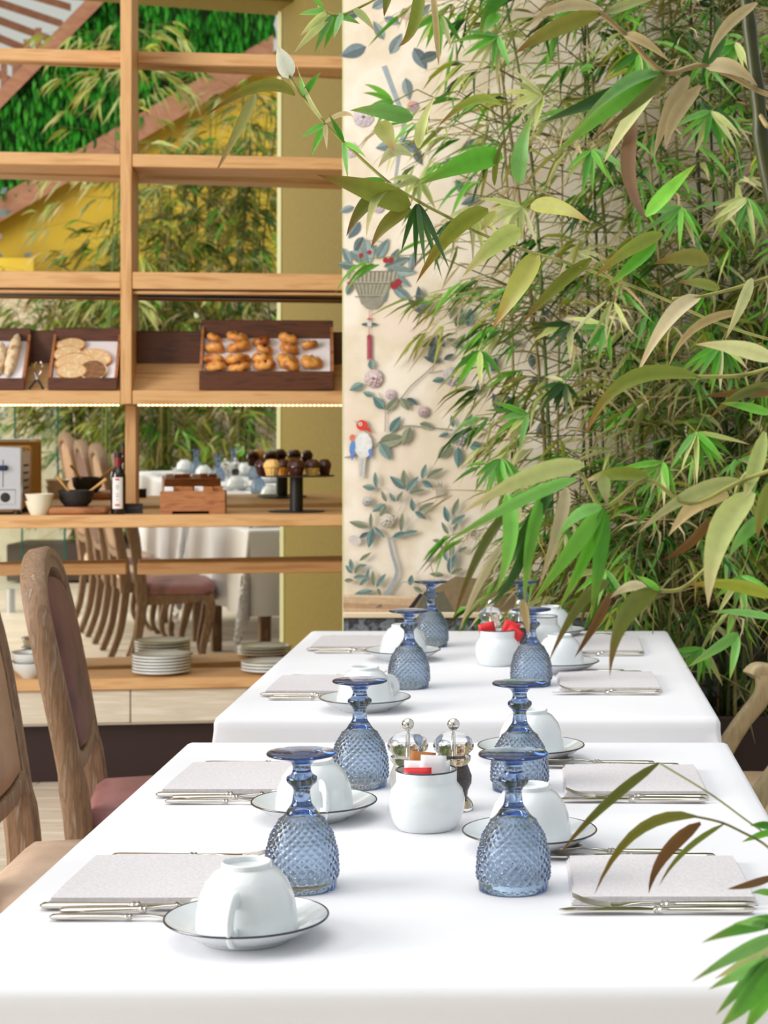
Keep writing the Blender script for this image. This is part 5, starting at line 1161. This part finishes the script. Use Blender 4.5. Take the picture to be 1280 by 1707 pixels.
fbranch([(930, 785), (968, 790), (1006, 845), (1077, 800), (1150, 840), (1240, 800), (1340, 770)], [
    ((974, 775), (880, 795), (765, 858), 28, 'pale'), ((960, 798), (860, 838), (738, 908), 20, 'green'), ((922, 808), (880, 880), (814, 996), 20, 'deep'), ((912, 815), (885, 900), (874, 1012), 22, 'green'), ((944, 812), (930, 880), (898, 980), 20, 'tan'), ((844, 824), (850, 900), (826, 990), 24, 'green'), ((860, 832), None, (852, 908), 20, 'pale'), ((1006, 845), (950, 920), (886, 1006), 27, 'green'), ((1006, 848), (975, 930), (928, 1020), 20, 'green'), ((1006, 848), (1000, 930), (984, 1034), 27, 'green'), ((1006, 845), (960, 860), (925, 905), 18, 'green'), ((1004, 792), None, (1012, 842), 20, 'olive'), ((1080, 793), (1020, 790), (972, 804), 22, 'yellow'), ((850, 850), (800, 920), (755, 1036), 15, 'olive'), ((838, 908), (800, 970), (764, 1056), 14, 'tan'), ((900, 820), (860, 950), (810, 1010), 16, 'deep'), ((870, 1000), None, (882, 1060), 14, 'tan')], 1.7, 0.002)
fbranch([(1099, 985), (1145, 976), (1212, 900), (1234, 801), (1300, 760)], [
    ((1236, 801), (1150, 825), (1062, 890), 22, 'pale'), ((1214, 824), (1165, 835), (1113, 895), 32, 'tan'), ((1256, 820), (1200, 890), (1180, 1014), 42, 'pale'), ((1188, 862), (1150, 905), (1104, 934), 16, 'brown'), ((1290, 996), (1220, 975), (1143, 976), 22, 'yellow'), ((1096, 986), (1040, 1030), (1016, 1128), 31, 'olive'), ((1078, 979), (1048, 978), (1016, 998), 16, 'tan'), ((1016, 968), (965, 1010), (913, 1106), 19, 'olive'), ((1018, 989), (992, 1040), (957, 1097), 15, 'brown'), ((1230, 1056), (1195, 1080), (1143, 1114), 18, 'green'), ((1230, 1058), None, (1216, 1134), 14, 'green'), ((1290, 1030), None, (1180, 1020), 12, 'green'), ((1100, 985), None, (1060, 960), 10, 'green'), ((1280, 860), (1240, 890), (1215, 930), 22, 'green'), ((1275, 720), (1255, 790), (1240, 830), 24, 'pale'), ((1290, 800), (1270, 850), (1262, 900), 22, 'yellow')], 1.75, 0.002)
fbranch([(1099, 1272), (1186, 1325), (1264, 1381), (1340, 1420)], [((1098, 1272), (1010, 1340), (932, 1424), 15, 'olive')], 1.75, 0.0011, (170, 176, 130))
fbranch([(1158, 1361), (1205, 1372), (1258, 1397), (1340, 1430)], [((1160, 1361), (1062, 1386), (990, 1493), 17, 'olive'), ((1168, 1372), (1108, 1425), (1081, 1490), 23, 'brown'), ((1206, 1374), (1140, 1420), (1098, 1478), 9, 'olive'), ((1290, 1462), (1250, 1474), (1212, 1482), 13, 'brown'), ((1290, 1385), None, (1236, 1404), 12, 'green'), ((1290, 1378), None, (1250, 1376), 12, 'green'), ((1290, 1492), None, (1250, 1490), 12, 'green')], 1.7, 0.0013, (130, 120, 80))
fbranch([(1285, 1560), (1310, 1580), (1400, 1600)], [((1300, 1535), (1240, 1545), (1168, 1572), 26, 'green'), ((1300, 1560), (1230, 1590), (1152, 1637), 22, 'green'), ((1300, 1580), (1240, 1640), (1193, 1692), 22, 'green'), ((1305, 1590), (1250, 1660), (1200, 1712), 34, 'green'), ((1300, 1570), (1250, 1600), (1190, 1632), 20, 'pale'), ((1300, 1610), (1270, 1670), (1240, 1720), 30, 'green'), ((1290, 1545), None, (1222, 1540), 16, 'green'), ((1300, 1600), (1240, 1620), (1180, 1650), 24, 'green')], 1.5, 0.002)

# brighter leaf fans standing out from the trough clumps
def spray(px, py, ang, n, lpx, Y, kind, seed, spread=62):
    rs = random.Random(seed); q = P(px, py, Y); host = min((o for o in COL.objects if o.name.startswith('bamboo') and o.type == 'EMPTY' and 4 < o.location.y < 6), key=lambda o: abs(o.location.x-q.x-0.12))
    B = host.location; st = V((q.x+0.10, 5.02, q.z+0.06)); mb = MB(); mb.tube([st-B, (st+q)/2+V((0, 0, 0.03))-B, q-B], 0.0017, 5); mb.c += [lin((120, 132, 56))]*len(mb.v)
    br = mb.build('branch', M_CULM, host, auto=False)
    for j in range(n):
        a = radians(ang+((j+0.5)/n*2-1)*spread+rs.uniform(-7, 7)); L = lpx*rs.uniform(0.7, 1.1)
        p1 = P(px+cos(a)*L, py-sin(a)*L, Y-rs.uniform(-0.02, 0.05)); pc = (q+p1)/2+V((0, -0.01, rs.uniform(0.004, 0.016)))
        kd = kind if rs.random() < 0.8 else 'pale'; c0, c1 = kcol(rs, kd); t = (p1-q).normalized(); wd = t.cross(V((rs.uniform(-.6, .6), 1, rs.uniform(-.4, .4))))
        lm = MB(); ribbon(lm, q-B, pc-B, p1-B, rs.uniform(8.5, 12.5)/F*Y, wd.normalized(), c0, c1, 6); lm.build('leaf', M_GREENLEAF, br, auto=False)
for k, a in enumerate([(1185, 185, 265, 9, 80, 4.6, 'green'), (1225, 70, 250, 7, 70, 4.6, 'green'), (1135, 345, 255, 9, 80, 4.55, 'green'), (1200, 575, 262, 11, 85, 4.5, 'green'), (1105, 770, 240, 10, 80, 4.6, 'green'), (1160, 720, 285, 10, 90, 4.55, 'green'), (1010, 545, 220, 7, 70, 4.7, 'green'), (905, 160, 200, 8, 80, 4.7, 'pale'), (870, 345, 230, 9, 75, 4.6, 'pale'), (950, 540, 240, 6, 70, 4.7, 'deep'), (790, 345, 255, 8, 80, 4.6, 'pale'), (985, 250, 270, 8, 75, 4.7, 'green'), (1010, 950, 250, 8, 70, 4.7, 'green'), (1170, 1080, 250, 9, 70, 4.7, 'green'), (1235, 960, 280, 9, 80, 4.6, 'green'), (835, 765, 265, 11, 70, 4.5, 'green'), (880, 690, 210, 7, 70, 4.7, 'green'), (940, 640, 250, 8, 60, 4.7, 'deep'), (800, 585, 265, 5, 80, 4.6, 'green'), (735, 25, 250, 7, 70, 4.7, 'green'), (830, 60, 230, 8, 80, 4.6, 'green'), (700, 300, 240, 6, 60, 4.6, 'pale'), (655, 170, 200, 6, 60, 4.7, 'green'), (1245, 330, 260, 9, 80, 4.6, 'green'), (1065, 90, 260, 7, 70, 4.7, 'green')]):
    spray(*a, seed=100+k)

# bamboo behind the viewer, seen in the mirror
rr_ = random.Random(77)
for i, (px, Yv, hh) in enumerate([(420, 15.3, 3.3), (350, 15.7, 3.1), (280, 15.2, 2.7), (210, 15.6, 2.1), (140, 15.9, 1.7)]):
    q = reflect(P(px, 705, Yv))
    bamboo_plant('bamboo', 'tall bamboo, %s clump from the olive wall end in the mirror' % ordn[i], (q.x, q.y, 0.3), hh, 26, (rr_.uniform(-0.2, 0.2), rr_.uniform(-0.2, 0.2)), rr_, 420, 'bamboo clumps seen in the mirror', (0.0, 0.0), 0, leafscale=1.7, zmin=1.3, reach=0.6, kinds=['olive']*5+['yellow']*3+['green']*3+['tan']*4+['pale']*2+['deep']*2, ntall=8, hshort=1.6, rscale=2.0)
q = reflect(P(185, 705, 14.6))
bamboo_plant('bamboo', 'pale sparse bamboo before the hanging grass wall in the mirror', (q.x, q.y, 0.3), 3.7, 3, (0.25, 0.1), rr_, 75, None, (0.0, 0.0), 0, leafscale=1.9, zmin=2.6, reach=0.7, kinds=['pale']*5+['yellow']*3+['tan'], ntall=3, rscale=1.6)
q = reflect(P(290, 705, 15.4)); 
bx = thing('planter', 'long dark planter on the far side of the room, seen in the mirror', 'planter', (q.x, q.y, 0), math.atan2(dirv.y, dirv.x))
mb = MB(); mb.bbox((-1.3, -0.3, 0), (1.3, 0.3, 0.3), 0.01); mb.build('box', M_PLANTER, bx)
# glass screen behind the viewer
gs = thing('glass_screen', 'clear green-edged glass screen reflected at the left of the mirror', 'screen', (0, 0, 0))
for x0, x1, Yv in ((-60, 37, 12.6), (38, 108, 12.4)):
    mb = MB(); zt = CAMZ-(726-CY)/F*Yv; a, b = reflect(P(x0, 705, Yv)), reflect(P(x1, 705, Yv)); dd = (b-a).normalized(); nn = V((-dd.y, dd.x, 0))*0.006
    vs = [V((p.x, p.y, z))+s*nn for s in (-1, 1) for p, z in ((a, 0.15), (b, 0.15), (b, zt), (a, zt))]
    mb.add(vs, [(0, 1, 2, 3), (7, 6, 5, 4), (0, 4, 5, 1), (1, 5, 6, 2), (2, 6, 7, 3), (3, 7, 4, 0)]); fixn(mb.build('pane', M_PANE, gs, smooth=False))
    mb = MB(); mb.tube([V((b.x, b.y, 0.15)), V((b.x, b.y, zt))], 0.009, 4); mb.build('pane_edge', mat('teal_edge', (20, 96, 88), 0.2), gs)
    for p in (a+(b-a)*0.2, a+(b-a)*0.8):
        mb = MB(); mb.lathe([(0, 0), (0.03, 0), (0.03, 0.16), (0, 0.16)], 12, (p.x, p.y, 0)); mb.build('foot', M_STEEL, gs)
